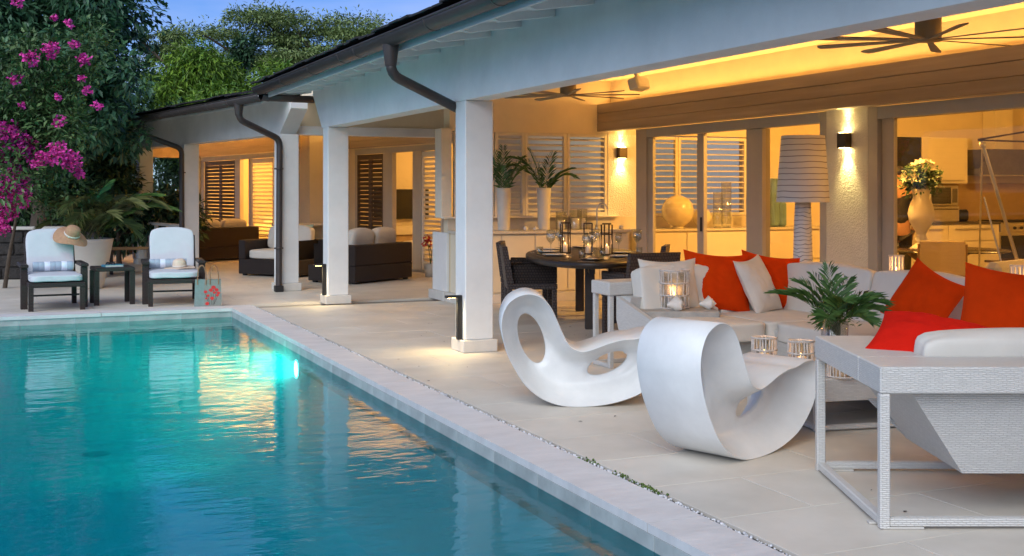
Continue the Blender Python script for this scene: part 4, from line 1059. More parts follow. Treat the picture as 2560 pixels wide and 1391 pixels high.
# ------------------------------------------------------------------ rocking chairs
PR = [(.162,.75),(.065,.707),(.016,.632),(0,.545),(.011,.459),(.043,.351),(.097,.243),(.162,.146),(.248,.07),(.335,.027),(.42,.005),(.508,0),(.605,.003),(.713,.016),(.82,.043),(.918,.081),(.994,.135),(1.069,.21),(1.123,.308),(1.14,.383),(1.12,.44),(1.07,.47),(.983,.467),(.896,.448),(.82,.443),(.724,.421),(.637,.389),(.56,.367),(.508,.373),(.454,.405),(.41,.48),(.367,.578),(.324,.664),(.26,.73)]
def closed(P, n):
    o = []; N = len(P)
    for i in range(N):
        a, b, c, d = (V(P[(i + k) % N]) for k in (-1, 0, 1, 2))
        for k in range(n):
            u = k / n; o.append(.5 * (2 * b + (c - a) * u + (2 * a - 5 * b + 4 * c - d) * u * u + (3 * b - a - 3 * c + d) * u ** 3))
    return o
def rocker_mesh(b, W):
    out = closed(PR, 5)
    def ell(cx, cz_, a, c, tilt, n=56):
        return [V((cx + a * cos(t) * cos(tilt) - c * sin(t) * sin(tilt), cz_ + a * cos(t) * sin(tilt) + c * sin(t) * cos(tilt))) for t in (2 * pi * k / n for k in range(n))]
    holes = [ell(.212, .428, .182, .088, R(108)), ell(.735, .255, .152, .066, R(24))]
    def inside(p, poly):
        r = False; j = len(poly) - 1
        for i in range(len(poly)):
            if (poly[i].y > p.y) != (poly[j].y > p.y) and p.x < (poly[j].x - poly[i].x) * (p.y - poly[i].y) / (poly[j].y - poly[i].y) + poly[i].x: r = not r
            j = i
        return r
    def dist(p, poly):
        m = 9
        for i in range(len(poly)):
            a = poly[i]; c = poly[(i + 1) % len(poly)]; e = c - a; t = max(0, min(1, (p - a).dot(e) / e.length_squared)); m = min(m, (a + e * t - p).length)
        return m
    pts = list(out); edges = [(i, (i + 1) % len(out)) for i in range(len(out))]; loops = [list(range(len(out)))]
    for h in holes:
        o = len(pts); pts += h; edges += [(o + i, o + (i + 1) % len(h)) for i in range(len(h))]; loops.append(list(range(o, o + len(h))))
    st = .018; k = 0
    z = st / 2
    while z < .76:
        x = (st / 2 if k % 2 else 0)
        while x < 1.15:
            p = V((x, z))
            if inside(p, out) and not any(inside(p, h) for h in holes) and dist(p, out) > .010 and min(dist(p, h) for h in holes) > .010: pts.append(p)
            x += st
        z += st * .87; k += 1
    vo, eo, fo, ov, _, _ = delaunay_2d_cdt(pts, edges, [], 0, 1e-6)
    mapv = {}
    for i, l in enumerate(ov):
        for q in l: mapv[q] = i
    keep = []
    for f in fo:
        c = sum((vo[i] for i in f), V((0, 0))) / len(f)
        if inside(c, out) and not any(inside(c, h) for h in holes): keep.append(f)
    w_ = []
    for p in vo:
        do = dist(p, out); dh = min(dist(p, h) for h in holes)
        g_ = dh / (dh + do + 1e-6)
        edge = .045; s = min(1, do / .16)
        # stays flush near the rim, then funnels in towards the openings
        t = 1 - g_; depth = t * t * (3 - 2 * t)
        dof = min(1, do / .125); dof = dof * (2 - dof) * .5 + .5 * dof * dof * (3 - 2 * dof)
        w_.append(W / 2 - (W / 2 - .014) * max(depth ** 1.5, .93 * dof))
    n = len(vo)
    vs = [(p.x, -w_[i], p.y) for i, p in enumerate(vo)] + [(p.x, w_[i], p.y) for i, p in enumerate(vo)]
    b.add(vs, [tuple(f) for f in keep] + [tuple(n + i for i in f[::-1]) for f in keep], True)
    for li, lp in enumerate(loops):
        ids = [mapv[i] for i in lp]
        # rounded edge strip: 2 extra rows
        rows = []
        for e, k_ in ((-1, 0), (-1, 1), (1, 1), (1, 0)):
            r = []
            for a_, i in enumerate(ids):
                p = vo[i]; ww = w_[i]
                if k_ == 1:
                    q0 = vo[ids[a_ - 1]]; q1 = vo[ids[(a_ + 1) % len(ids)]]; tn = (q1 - q0).normalized(); nr = V((-tn.y, tn.x))
                    sgn = 1 if li == 0 else (1 if li else 1)
                    c = sum((vo[j] for j in ids), V((0, 0))) / len(ids)
                    if li == 0: nr = nr if inside(p + nr * .004, out) is False else -nr
                    else: nr = nr if (c - p).dot(nr) > 0 else -nr
                    p = p + nr * .005; ww = ww - .006
                r.append((p.x, e * ww, p.y))
            rows.append(r)
        N = len(ids); o = [v for r in rows for v in r]; ff = []
        for rr_ in range(3):
            for a_ in range(N): ff.append((rr_ * N + a_, rr_ * N + (a_ + 1) % N, (rr_ + 1) * N + (a_ + 1) % N, (rr_ + 1) * N + a_))
        b.add(o, ff, True)
    return b
def rocker(label, X, Y, al, W, pitch=0):
    x, y = cf(X, Y); b = B(); rocker_mesh(b, W)
    b.v = [(v[0] - .5, v[1], v[2]) for v in b.v]
    o = b.build('rocking_chair', M_['roto']); o.location = (x, y, 0.002); o.rotation_euler = (0, pitch, al - TH)
    return tag(o, label, 'rocking chair', 'white sculptural rocking chairs')
rocker('white moulded rocking chair seen from the side with two oval holes', .42, 8.11, R(2.35), .50)
rocker('white moulded rocking chair nearest the camera, turned with its back to the pool', 1.172, 6.508, R(44.5), .42)

# ------------------------------------------------------------------ dining table and chairs
dx, dy = cf(.81, 12.99)
dt = thing('dining_table', 'long oval dark dining table laid with glasses and lanterns', 'dining table', (dx, dy, 0), -TH)
B().lathe([(0, .675), (.95, .675), (.98, .685), (1.0, .70), (1.0, .735), (.985, .745), (0, .745)], 72, M=Matrix.Diagonal((.66, 1.55, 1, 1))).build('tabletop', M_['tabledark'], dt)
for y_ in (-.72, .62, 1.1):
    for x_ in ((0,) if y_ != .62 else (-.35, .35)):
        B().box((x_ - .05, y_ - .05, 0), (x_ + .05, y_ + .05, .674), .006).build('leg', M_['tabledark'], dt)
B().box((-.03, -1.1, .60), (.03, 1.2, .674)).build('under_frame', M_['tabledark'], dt)

def dchair(label, loc, rz):
    """faces local +Y"""
    t = thing('dining_chair', label, 'dining chair', loc, rz, 'dark woven dining chairs')
    for (x, y) in ((-.25, .24), (.25, .24), (-.25, -.24), (.25, -.24)):
        B().box((x - .025, y - .025, 0), (x + .025, y + .025, .38), .004).build('leg', M_['weavech'], t)
    B().box((-.28, -.27, .381), (.28, .27, .445), .01).build('seat', M_['weavech'], t)
    B().soft(.46, .46, .06, 7, 8, .004, 2, c=(0, .02, .475)).build('seat_pad', M_['weaved'], t)
    b = B(); b.prism([(-.275, .446), (-.20, .446), (-.27, .84), (-.325, .84)], 0, -.28, .28); b.build('backrest', M_['weavech'], t)
    for s_ in (-1, 1): B().box((s_ * .281, -.20, .446), (s_ * .235, .27, .64), .008).build('armrest', M_['weavech'], t)
    return t
c0 = dchair('dark woven dining chair at the near left of the table, seen side on', cf(.20, 12.88) + (0,), -TH + R(-86))
dc = [(1.26, 11.68, R(24), 'dark woven dining chair nearest the corner sofa, back to the camera'),
      (1.40, 13.0, R(78), 'dark woven dining chair at the far right side of the table'),
      (.16, 13.85, R(-95), 'dark woven dining chair at the far left side of the table by the counter')]
for X, Y, a, l in dc: dup(c0, cf(X, Y) + (0,), -TH + a, l)

# tableware
def wineglass(b, s_=1.):
    return b.lathe([(0, .0), (.036 * s_, 0), (.036 * s_, .003), (.005, .008), (.004, .085 * s_), (.012, .10 * s_), (.036 * s_, .13 * s_), (.043 * s_, .165 * s_), (.036 * s_, .215 * s_), (.0345 * s_, .215 * s_), (.041 * s_, .165 * s_), (.034 * s_, .132 * s_), (0, .105 * s_)], 18)
def tumbler(b): return b.lathe([(0, 0), (.032, 0), (.037, .09), (.0355, .09), (.031, .006), (0, .006)], 18)
def onT(X, Y): return cf(X, Y) + (.7455,)
wg = None
WGS = [(.42, 12.75, 1.25, 'large wine glass at the left of the dining table'), (.55, 13.1, 1.1, 'wine glass second from the left on the dining table'), (1.38, 12.95, 1.25, 'large wine glass at the right end of the dining table'), (1.20, 13.25, 1.0, 'slim wine glass left of the right end glass on the table'), (.78, 12.35, 1.15, 'wine glass in the middle of the dining table'), (.86, 12.6, 1.2, 'wine glass just behind the middle glass on the dining table'), (.55, 13.8, 1.1, 'wine glass at the far left side of the dining table'), (1.0, 13.9, 1.1, 'wine glass at the far side of the dining table')]
for X, Y, s_, l in WGS:
    o = wineglass(B(), s_).build('wine_glass', M_['crystal']); o.location = onT(X, Y); tag(o, l, 'wine glass', 'glasses on the dining table')
for X, Y, l in ((.30, 12.72, 'short tumbler at the left edge of the dining table'), (.72, 12.12, 'short tumbler at the near edge of the dining table'), (.95, 12.38, 'short tumbler right of the middle wine glass'), (1.36, 12.6, 'short tumbler at the right edge of the dining table')):
    o = tumbler(B()).build('tumbler', M_['crystal']); o.location = onT(X, Y); tag(o, l, 'tumbler', 'glasses on the dining table')
for k, (X, Y, l) in enumerate(((.45, 12.55, 'near left'), (.80, 11.72, 'near end'), (1.15, 12.30, 'near right'), (1.20, 12.95, 'right'), (.40, 13.2, 'left'), (.85, 14.2, 'far end'), (.45, 13.75, 'far left'))):
    t = thing('dinner_plate', 'dark dinner plate with a pale napkin at the %s place of the table' % l, 'plate', onT(X, Y), k * .7, 'place settings on the dining table')
    B().lathe([(0, .003), (.08, .003), (.125, .016), (.13, .02), (.125, .022), (.08, .009), (0, .009)], 28).build('plate', M_['dsteel'] if k % 2 else M_['ceramic'], t)
    B().box((-.07, -.03, .0105), (.07, .03, .024), .004).build('napkin', M_['linen'], t)
    for s_ in (-.165, .16, .185): B().box((s_ - .006, -.09, 0), (s_ + .006, .09, .004), .001).build('cutlery', M_['steel'], t)
def frame_lantern(label, X, Y, h, rz):
    t = thing('frame_lantern', label, 'lantern', onT(X, Y), rz, 'open bronze frame lanterns on the dining table'); a = .044; q = .0065
    for x in (-a, a):
        for y in (-a, a): B().box((x - q, y - q, 0), (x + q, y + q, h)).build('post', M_['bronze'], t)
    for z in (0.002, h - .11):
        B().box((-a + q, -a - q, z), (a - q, -a + q, z + .014)).box((-a + q, a - q, z), (a - q, a + q, z + .014)).box((-a - q + .001, -a + q, z), (-a + q - .001, a - q, z + .014)).box((a - q + .001, -a + q, z), (a + q - .001, a - q, z + .014)).build('frame_ring', M_['bronze'], t)
    B().box((-a - q, -q, h), (a + q, q, h + .016)).build('handle_bar', M_['bronze'], t)
    B().box((-a + q, -a + q, .003), (a - q, a - q, .012)).build('base_plate', M_['bronze'], t)
    cd = B().lathe([(0, .013), (.026, .013), (.026, .10), (0, .10)], 18).build('candle', M_['wax'], t)
    B().lathe([(0, .102), (.004, .108), (.003, .116), (0, .126)], 8).build('flame', M_['flame'], cd)
    light('POINT', 'candle_light', (0, 0, .14), .2, (1, .5, .18), t, .02)
frame_lantern('left of the three bronze frame lanterns on the dining table', .59, 13.05, .33, -TH + .2)
frame_lantern('middle one of the three bronze frame lanterns on the dining table', .83, 12.85, .33, -TH - .1)
frame_lantern('right of the three bronze frame lanterns on the dining table', 1.02, 12.68, .33, -TH + .3)

# ------------------------------------------------------------------ striped floor lamp
fl = thing('floor_lamp', 'tall white floor lamp with dark drawn rings behind the corner sofa', 'floor lamp', (6.86, 9.03, 0))
B().lathe([(0, 0), (.155, 0), (.155, .02), (.115, .03), (.098, .5), (.082, 1.1), (.072, 1.34), (0, 1.34)], 32).build('base_column', M_['lampbase'], fl)
B().lathe([(.245, 1.335), (.20, 1.955), (.195, 1.955), (.24, 1.335)], 48).build('shade', M_['shade'], fl)
B().tube([(0, 0, 1.33), (0, 0, 1.62)], .01, 8).box((-.2, -.004, 1.60), (.2, .004, 1.608)).build('shade_carrier', M_['steel'], fl)

# ------------------------------------------------------------------ indoor room
struct(B().box((7.9, .9, -.02), (17, 16, .002)).build('floor', M_['floorin']))
iw = thing('indoor_wall', 'warm plaster walls of the indoor kitchen and living room', 'wall')
B().box((12.3, 15.4, 0), (17.2, 15.55, 3.2)).build('back_wall', M_['wallin'], iw)
B().box((12.18, 14.623, 0), (12.30, 15.4, 3.2)).build('return_wall', M_['wallin'], iw)
B().box((17.05, .8, 0), (17.2, 15.4, 3.2)).build('side_wall', M_['wallin'], iw)
B().box((7.93, .7, 0), (17.05, .85, 3.2)).build('near_wall', M_['wallin'], iw)
b = B(); b.box((7.80, .7, 3.021), (17.2, 15.55, 3.08)); struct(b.build('ceiling', M_['ceil']))
for (x, y, e, l) in ((9.3, 11.2, 165, 'round warm ceiling lamp above the indoor sideboard'), (10.3, 6.0, 50, 'round warm ceiling lamp just inside the wide glass door'), (13.6, 12.2, 62, 'round warm ceiling lamp in front of the indoor kitchen cabinets')):
    t = thing('ceiling_lamp', l, 'ceiling lamp', (x, y, 3.02), 0, 'warm indoor ceiling lamps')
    B().lathe([(0, -.03), (.14, -.028), (.15, 0)], 20).build('diffuser', M_['emwarm'], t)
    light('POINT', 'lamp_light', (0, 0, -.12), e, (1, .50, .10), t, .12)
# sideboard under the indoor louvres
sb = thing('sideboard', 'long cream sideboard with drawers under the indoor louvre windows', 'sideboard')
B().box((8.02, 13.82, .06), (11.9, 14.39, .885)).build('carcass', M_['cab'], sb)
B().box((7.98, 13.78, .886), (11.92, 14.397, .915), .004).build('top', M_['cabtop'], sb)
for a, c in ((8.05, 8.55), (8.56, 9.75), (9.76, 10.85), (10.86, 11.85)):
    for z0, z1 in ((.10, .46), (.475, .87)): B().box((a + .006, 13.80, z0), (c - .006, 13.819, z1), .003).build('drawer', M_['cab'], sb)
gb = thing('pearl_globe', 'large pearl glass globe on the indoor sideboard', 'globe', (8.52, 13.98, .915))
B().lathe([(0, 0)] + [(.222 * sin(pi * k / 18), .03 + .215 - .218 * cos(pi * k / 18)) for k in range(1, 17)] + [(.04, .46), (.03, .462)], 36).build('globe_body', M_['disc'], gb)
B().lathe([(.0, 0), (.08, 0), (.09, .02), (.07, .035)], 20).build('foot', M_['disc'], gb)
dk = thing('pearl_globe', 'smaller pearl glass globe behind the door stile on the sideboard', 'globe', (8.99, 14.10, .915))
B().lathe([(0, 0)] + [(.135 * sin(pi * k / 16), .01 + .135 - .135 * cos(pi * k / 16)) for k in range(1, 16)] + [(.02, .278)], 32).build('globe_body', M_['disc'], dk)
for k, (x, r, h, l) in enumerate(((9.17, .07, .50, 'tall slim left'), (9.31, .075, .64, 'tallest middle'), (9.72, .07, .42, 'short right'))):
    t = thing('glass_vase', '%s clear glass cylinder on the indoor sideboard' % l, 'vase', (x, 13.98, .9155), 0, 'clear glass cylinders on the sideboard')
    B().lathe([(0, .03), (r * .5, .028), (r * .8, 0), (r, .05), (r * .95, h), (r * .91, h), (r * .9, .06), (0, .05)], 22).build('vase', M_['crystal'], t)
tb_ = thing('upright_shapes', 'pair of dull blue green upright shapes behind the fixed pane', 'vase', (10.3, 14.15, .9155))  # two upright boxes in streaky blue green
B().box((-.13, -.08, 0), (.0, .08, .70), .03).build('tall_shape', M_['tealstreak'], tb_)
B().box((.012, -.07, 0), (.13, .07, .36), .03).build('short_shape', M_['tealstreak'], tb_)

# indoor kitchen
kc = thing('kitchen_units', 'cream indoor kitchen base units with a dark worktop', 'kitchen cabinet')
B().box((12.35, 14.82, .10), (15.25, 15.395, .885)).build('carcass', M_['cab'], kc)
B().box((12.35, 14.78, .886), (15.25, 15.398, .92), .004).build('worktop', M_['dsteel'], kc)
B().box((12.35, 14.86, 0), (15.25, 15.395, .099)).build('plinth', M_['dsteel'], kc)
for a, c in ((12.4, 13.1), (13.11, 14.13), (14.14, 15.22)):
    B().box((a + .006, 14.80, .12), (c - .006, 14.819, .60), .003).build('drawer', M_['cab'], kc)
    dw_ = B().box((a + .006, 14.80, .615), (c - .006, 14.819, .87), .003).build('drawer', M_['cab'], kc)
    B().box((a + .12, 14.765, .80), (c - .12, 14.778, .815), .003).build('handle', M_['steel'], dw_)
B().box((12.35, 15.385, .921), (17.0, 15.399, 1.56)).build('splashback', M_['splash'], kc)
uc = thing('wall_cabinet', 'cream wall cabinets with one dark glass door in the indoor kitchen', 'wall cabinet')
B().box((12.8, 15.07, 1.55), (14.80, 15.38, 2.32)).build('carcass', M_['cab'], uc)
B().box((12.85, 15.05, 1.56), (13.80, 15.069, 2.31), .003).build('dark_door', M_['darkglass'], uc)
B().box((13.81, 15.05, 1.56), (14.79, 15.069, 2.31), .003).build('cream_door', M_['cab'], uc)
B().box((13.9, 15.02, 1.60), (14.7, 15.035, 1.612)).build('handle', M_['steel'], uc)
hd = thing('cooker_hood', 'dark steel cooker hood above the range in the indoor kitchen', 'cooker hood')
B().prism([(14.86, 1.70), (16.5, 1.70), (16.5, 1.80), (16.25, 2.13), (15.1, 2.13), (14.86, 1.80)], 1, 14.85, 15.38).build('canopy', M_['dsteel'], hd)
B().box((15.45, 15.1, 2.131), (15.85, 15.38, 3.0)).build('flue', M_['cab'], hd)
B().box((14.92, 14.86, 1.685), (16.44, 15.3, 1.699)).build('filter_panel', M_['steel'], hd)
mw = thing('microwave', 'steel microwave oven standing on the kitchen worktop', 'microwave', (14.15, 15.1, 1.19))
B().box((-.30, -.2, 0), (.30, .25, .33), .01).build('body', M_['steel'], mw)
B().box((-.27, -.212, .03), (.13, -.2005, .30), .004).build('door_glass', M_['darkglass'], mw)
B().box((.16, -.209, .05), (.27, -.2005, .28), .003).build('control_panel', M_['dsteel'], mw)
ov = thing('small_oven', 'small steel oven drawer under the microwave', 'oven', (14.15, 15.1, .921))
B().box((-.32, -.2, 0), (.32, .25, .262), .01).build('body', M_['steel'], ov)
B().box((-.28, -.222, .20), (.28, -.205, .22), .005).build('handle', M_['dsteel'], ov)
ts = thing('toaster', 'small black toaster beside the small oven', 'toaster', (14.68, 15.1, .921))
B().box((-.12, -.1, 0), (.12, .1, .20), .04).build('body', M_['black'], ts)
B().box((-.08, -.02, .201), (.08, .02, .204)).build('slot', M_['steel'], ts)
rg = thing('range_cooker', 'wide steel range cooker with black knobs in the indoor kitchen', 'cooker')
B().box((15.27, 14.84, .08), (16.9, 15.38, .90), .006).build('body', M_['steel'], rg)
B().box((15.27, 14.80, .74), (16.9, 14.839, .89), .006).build('control_panel', M_['steel'], rg)
k0 = B().lathe([(0, .03), (.022, .03), (.026, 0)], 14, M=Matrix.Rotation(pi / 2, 4, 'X')).build('knob', M_['black'], rg); k0.location = (15.42, 14.80, .81)
for k in range(1, 9): copy_part(k0, (15.42 + .15 * k, 14.80, .81))
for a in (15.32, 16.12): B().box((a, 14.825, .18), (a + .72, 14.839, .68), .005).build('oven_door', M_['darkglass'], rg)
B().box((15.3, 14.9, .901), (16.85, 15.33, .935), .004).build('hob_grate', M_['black'], rg)
# glass dining table with lily vase, chairs
gt = thing('glass_table', 'round glass table on crossed oak legs inside the wide door', 'table', (10.25, 10.9, 0))
B().lathe([(0, .725), (.80, .725), (.81, .732), (.80, .74), (0, .74)], 40).build('glass_top', M_['darkglass'], gt)
for a in (.3, 1.35, 2.4):
    B().tube([(.55 * cos(a), .55 * sin(a), 0), (-.35 * cos(a), -.35 * sin(a), .724)], .045, 4, False).build('leg', M_['chairwood'], gt)
    B().tube([(-.55 * cos(a), -.55 * sin(a), 0), (.35 * cos(a), .35 * sin(a), .724)], .045, 4, False).build('leg', M_['chairwood'], gt)
lv = thing('lily_vase', 'tall white urn of white lilies on the glass table indoors', 'vase', (10.02, 10.93, .741))
B().lathe([(0, 0), (.13, 0), (.13, .02), (.07, .06), (.045, .09), (.075, .13), (.05, .16), (.06, .20), (.135, .33), (.155, .43), (.13, .54), (.092, .62), (.10, .68), (.115, .72), (.105, .72), (.085, .62), (0, .6)], 32).build('urn', M_['ceramic'], lv)
rr = random.Random(77); b = B(); f = B()
for k in range(900):
    e = V((rr.gauss(0, 1), rr.gauss(0, 1), rr.gauss(.25, .7))).normalized(); p = V((0, 0, .86)) + e * rr.uniform(.03, .20); p.z = .70 + abs(p.z - .70) * .9
    if rr.random() < .25: p.z -= rr.uniform(0, .15); p.x *= 1.25; p.y *= 1.25
    d = (e + V((rr.gauss(0, .5), rr.gauss(0, .5), rr.gauss(-.2, .5)))).normalized(); l = rr.uniform(.05, .11); s_ = d.orthogonal().normalized() * l * .2
    b.add([p, p + d * l * .5 + s_, p + d * l, p + d * l * .5 - s_], [(0, 1, 2, 3)])
b.build('leaves', M_['leafhedge'], lv)['kind'] = 'stuff'
for k in range(9):
    a = rr.uniform(0, 6.28); el = rr.uniform(-.1, 1.2); q = V((cos(a) * cos(el), sin(a) * cos(el), sin(el))); c = V((0, 0, .84)) + q * rr.uniform(.14, .22); c.z = max(c.z, .78)
    fl_ = B()
    for j in range(6):
        u = q.orthogonal().normalized(); v_ = q.cross(u); d = (u * cos(j * 1.047) + v_ * sin(j * 1.047) + q * .55).normalized(); s_ = d.cross(q).normalized() * .018
        fl_.add([c, c + d * .045 + s_, c + d * .085 - q * .012, c + d * .045 - s_], [(0, 1, 2, 3)])
    fl_.build('lily_flower', M_['petalw'], lv)
def ichair(label, x, y, rz):
    t = thing('indoor_chair', label, 'chair', (x, y, 0), rz, 'tan canvas chairs at the glass table')
    for (a, c, tz) in ((-.24, .22, .45), (.24, .22, .45), (-.24, -.22, .86), (.24, -.22, .86)):
        B().tube([(a, c + (.06 if c > 0 else -.07), 0), (a, c, .45), (a, c - (.05 if c < 0 else 0), tz)], .018, 6).build('leg', M_['chairwood'], t)
    B().box((-.25, -.23, .43), (.25, .24, .465), .012).build('seat', M_['chairfab'], t)
    B().box((-.235, -.29, .52), (.235, -.262, .90), .012).build('backrest', M_['chairfab'], t)
    for s_ in (-.26, .26): B().box((s_ - .02, -.25, .62), (s_ + .02, .22, .645), .006).build('armrest', M_['chairwood'], t)
    return t
i0 = ichair('tan canvas chair in front of the glass table, back to the door', 9.52, 10.08, R(-40))
dup(i0, (10.65, 10.15, 0), R(25), 'tan canvas chair at the right side of the glass table')
dup(i0, (9.55, 11.55, 0), R(-120), 'tan canvas chair at the left side of the glass table behind the standing person')
ac = thing('armchair', 'pale upholstered armchair just inside the wide glass door', 'armchair', (8.62, 7.75, 0), R(200))
B().box((-.42, -.4, .12), (.42, .42, .40), .04).build('base', M_['chairfab'], ac)
B().soft(.62, .62, .16, 6, 8, .006, 2, c=(0, .06, .47)).build('seat_cushion', M_['fabw'], ac)
B().box((-.42, -.46, .401), (.42, -.30, .80), .05).build('backrest', M_['fabw'], ac)
for s_ in (-1, 1): B().box((s_ * .43, -.29, .401), (s_ * .30, .42, .60), .04).build('armrest', M_['fabw'], ac)
for a in (-.35, .35):
    for c in (-.35, .35): B().box((a - .025, c - .025, 0), (a + .025, c + .025, .119)).build('foot', M_['tabledark'], ac)
# tripod reading lamp
tl = thing('crane_lamp', 'tall steel crane lamp on crossed poles behind the wide glass door', 'floor lamp', (8.95, 8.9, 0))
pA, pB = V((8.79, 8.75, 1.88)) - V((8.95, 8.9, 0)), V((9.30, 8.52, 0)) - V((8.95, 8.9, 0))
B().tube([pA + V((-.01, 0, .05)), pB], .018, 10).build('main_pole', M_['steel'], tl)
B().tube([pA, V((.22, .30, 0))], .010, 8).build('rear_leg', M_['steel'], tl)
B().tube([pA + V((.02, 0, -.5)), V((.04, -.45, 0))], .010, 8).build('side_leg', M_['steel'], tl)
B().tube([pA + V((-.06, 0, .06)), pA + V((.75, -.3, .20))], .009, 8).build('upper_arm', M_['bronze'], tl)
B().tube([pA + V((-.06, 0, .055)), pA + V((.75, -.3, .03))], .009, 8).build('lower_arm', M_['bronze'], tl)
B().tube([pA + V((.72, -.29, .2)), pA + V((.72, -.29, .02))], .008, 8).lathe([(.02, -.02), (.10, -.16), (.095, -.16), (.015, -.02)], 20, tuple(pA + V((.72, -.29, .02)))).build('lamp_head', M_['bronze'], tl)
B().lathe([(0, -.03), (.03, -.02), (.035, 0), (.03, .03), (0, .04)], 12, tuple(pA)).build('pivot', M_['steel'], tl)

# person standing behind the door frame
pe = thing('person', 'person in a dark short sleeved shirt standing half hidden beside the lily vase', 'person', (10.84, 12.25, 0), R(160))
def skin(name, nodes, edges, m, parent, root=0, sub=2):
    me = bpy.data.meshes.new(name); me.from_pydata([n_[:3] for n_ in nodes], edges, []); me.materials.append(M_[m])
    o = bpy.data.objects.new(name, me); C.objects.link(o); o.parent = parent
    md = o.modifiers.new('skin', 'SKIN'); md.use_smooth_shade = True
    for i, n_ in enumerate(nodes):
        sv = me.skin_vertices[0].data[i]; r = n_[3]; sv.radius = r if isinstance(r, tuple) else (r, r); sv.use_root = i == root
    sb_ = o.modifiers.new('sub', 'SUBSURF'); sb_.levels = sb_.render_levels = sub
    return o
body = [(0, 0, .95, (.155, .11)), (0, 0, 1.15, (.14, .10)), (0, 0, 1.33, (.165, .11)), (0, .01, 1.44, (.12, .085)), (0, .01, 1.51, .052), (0, -.005, 1.58, .06), (0, -.01, 1.66, .092), (0, 0, 1.73, .075),
        (.19, 0, 1.40, .065), (.24, .02, 1.13, .042), (.235, -.10, .92, .032), (.23, -.13, .86, .034),
        (-.19, 0, 1.40, .065), (-.25, .02, 1.13, .042), (-.23, -.08, .90, .032), (-.22, -.11, .84, .034),
        (.095, 0, .82, .085), (.10, -.01, .48, .058), (.10, .02, .09, .04), (.10, -.11, .04, .036), (-.095, 0, .82, .085), (-.10, -.01, .48, .058), (-.10, .02, .09, .04), (-.10, -.11, .04, .036)]
edg = [(0, 1), (1, 2), (2, 3), (3, 4), (4, 5), (5, 6), (6, 7), (3, 8), (8, 9), (9, 10), (10, 11), (3, 12), (12, 13), (13, 14), (14, 15), (0, 16), (16, 17), (17, 18), (18, 19), (0, 20), (20, 21), (21, 22), (22, 23)]
skin('body', body, edg, 'skin', pe)
gr = lambda r, k: tuple(x + k for x in r) if isinstance(r, tuple) else r + k
skin('shirt', [(*n_[:3], gr(n_[3], .018)) for n_ in (body[0], body[1], body[2], body[3])] + [(.19, 0, 1.405, .080), (.225, .01, 1.20, .062), (-.19, 0, 1.405, .080), (-.23, .01, 1.20, .062)], [(0, 1), (1, 2), (2, 3), (3, 4), (4, 5), (3, 6), (6, 7)], 'shirt', pe)
skin('trousers', [(0, 0, .97, (.165, .12)), (.098, 0, .82, .10), (.10, -.01, .48, .078), (.10, .01, .10, .065), (-.098, 0, .82, .10), (-.10, -.01, .48, .078), (-.10, .01, .10, .065)], [(0, 1), (1, 2), (2, 3), (0, 4), (4, 5), (5, 6)], 'shirt', pe)
skin('hair', [(0, .03, 1.62, .075), (0, .01, 1.70, .095), (0, -.02, 1.76, .062)], [(0, 1), (1, 2)], 'hair', pe)
for s_, wx, wy, wz_ in ((1, .23, -.13, .86), (-1, -.22, -.11, .84)):
    for k in range(4):
        x = wx + (k - 1.5) * .018 * s_; l = (.062, .074, .070, .054)[k]
        skin('finger', [(x * .98, wy - .005, wz_ + .005, .012), (x, wy - .02, wz_ - l * .55, .009), (x, wy - .012 - l * .1, wz_ - l * 1.15, .007)], [(0, 1), (1, 2)], 'skin', pe, 0, 1)
    skin('thumb', [(wx - .02 * s_, wy - .01, wz_ + .02, .013), (wx - .045 * s_, wy - .025, wz_ - .015, .010), (wx - .045 * s_, wy - .04, wz_ - .045, .008)], [(0, 1), (1, 2)], 'skin', pe, 0, 1)
for s_ in (-1, 1): B().lathe([(0, 0), (.010, .003), (.012, .01)], 10, M=T((s_ * .034, -.098, 1.655), R(90))).build('eye', M_['darkglass'], pe)
B().prism([(-.10, 1.65), (-.128, 1.615), (-.10, 1.608)], 0, -.013, .013).build('nose', M_['skin'], pe)
B().box((-.026, -.103, 1.575), (.026, -.092, 1.583), .002).build('mouth', M_['petalr'], pe)
for s_ in (-1, 1): B().box((s_ * .088, -.02, 1.62), (s_ * .102, .015, 1.68), .006).build('ear', M_['skin'], pe)

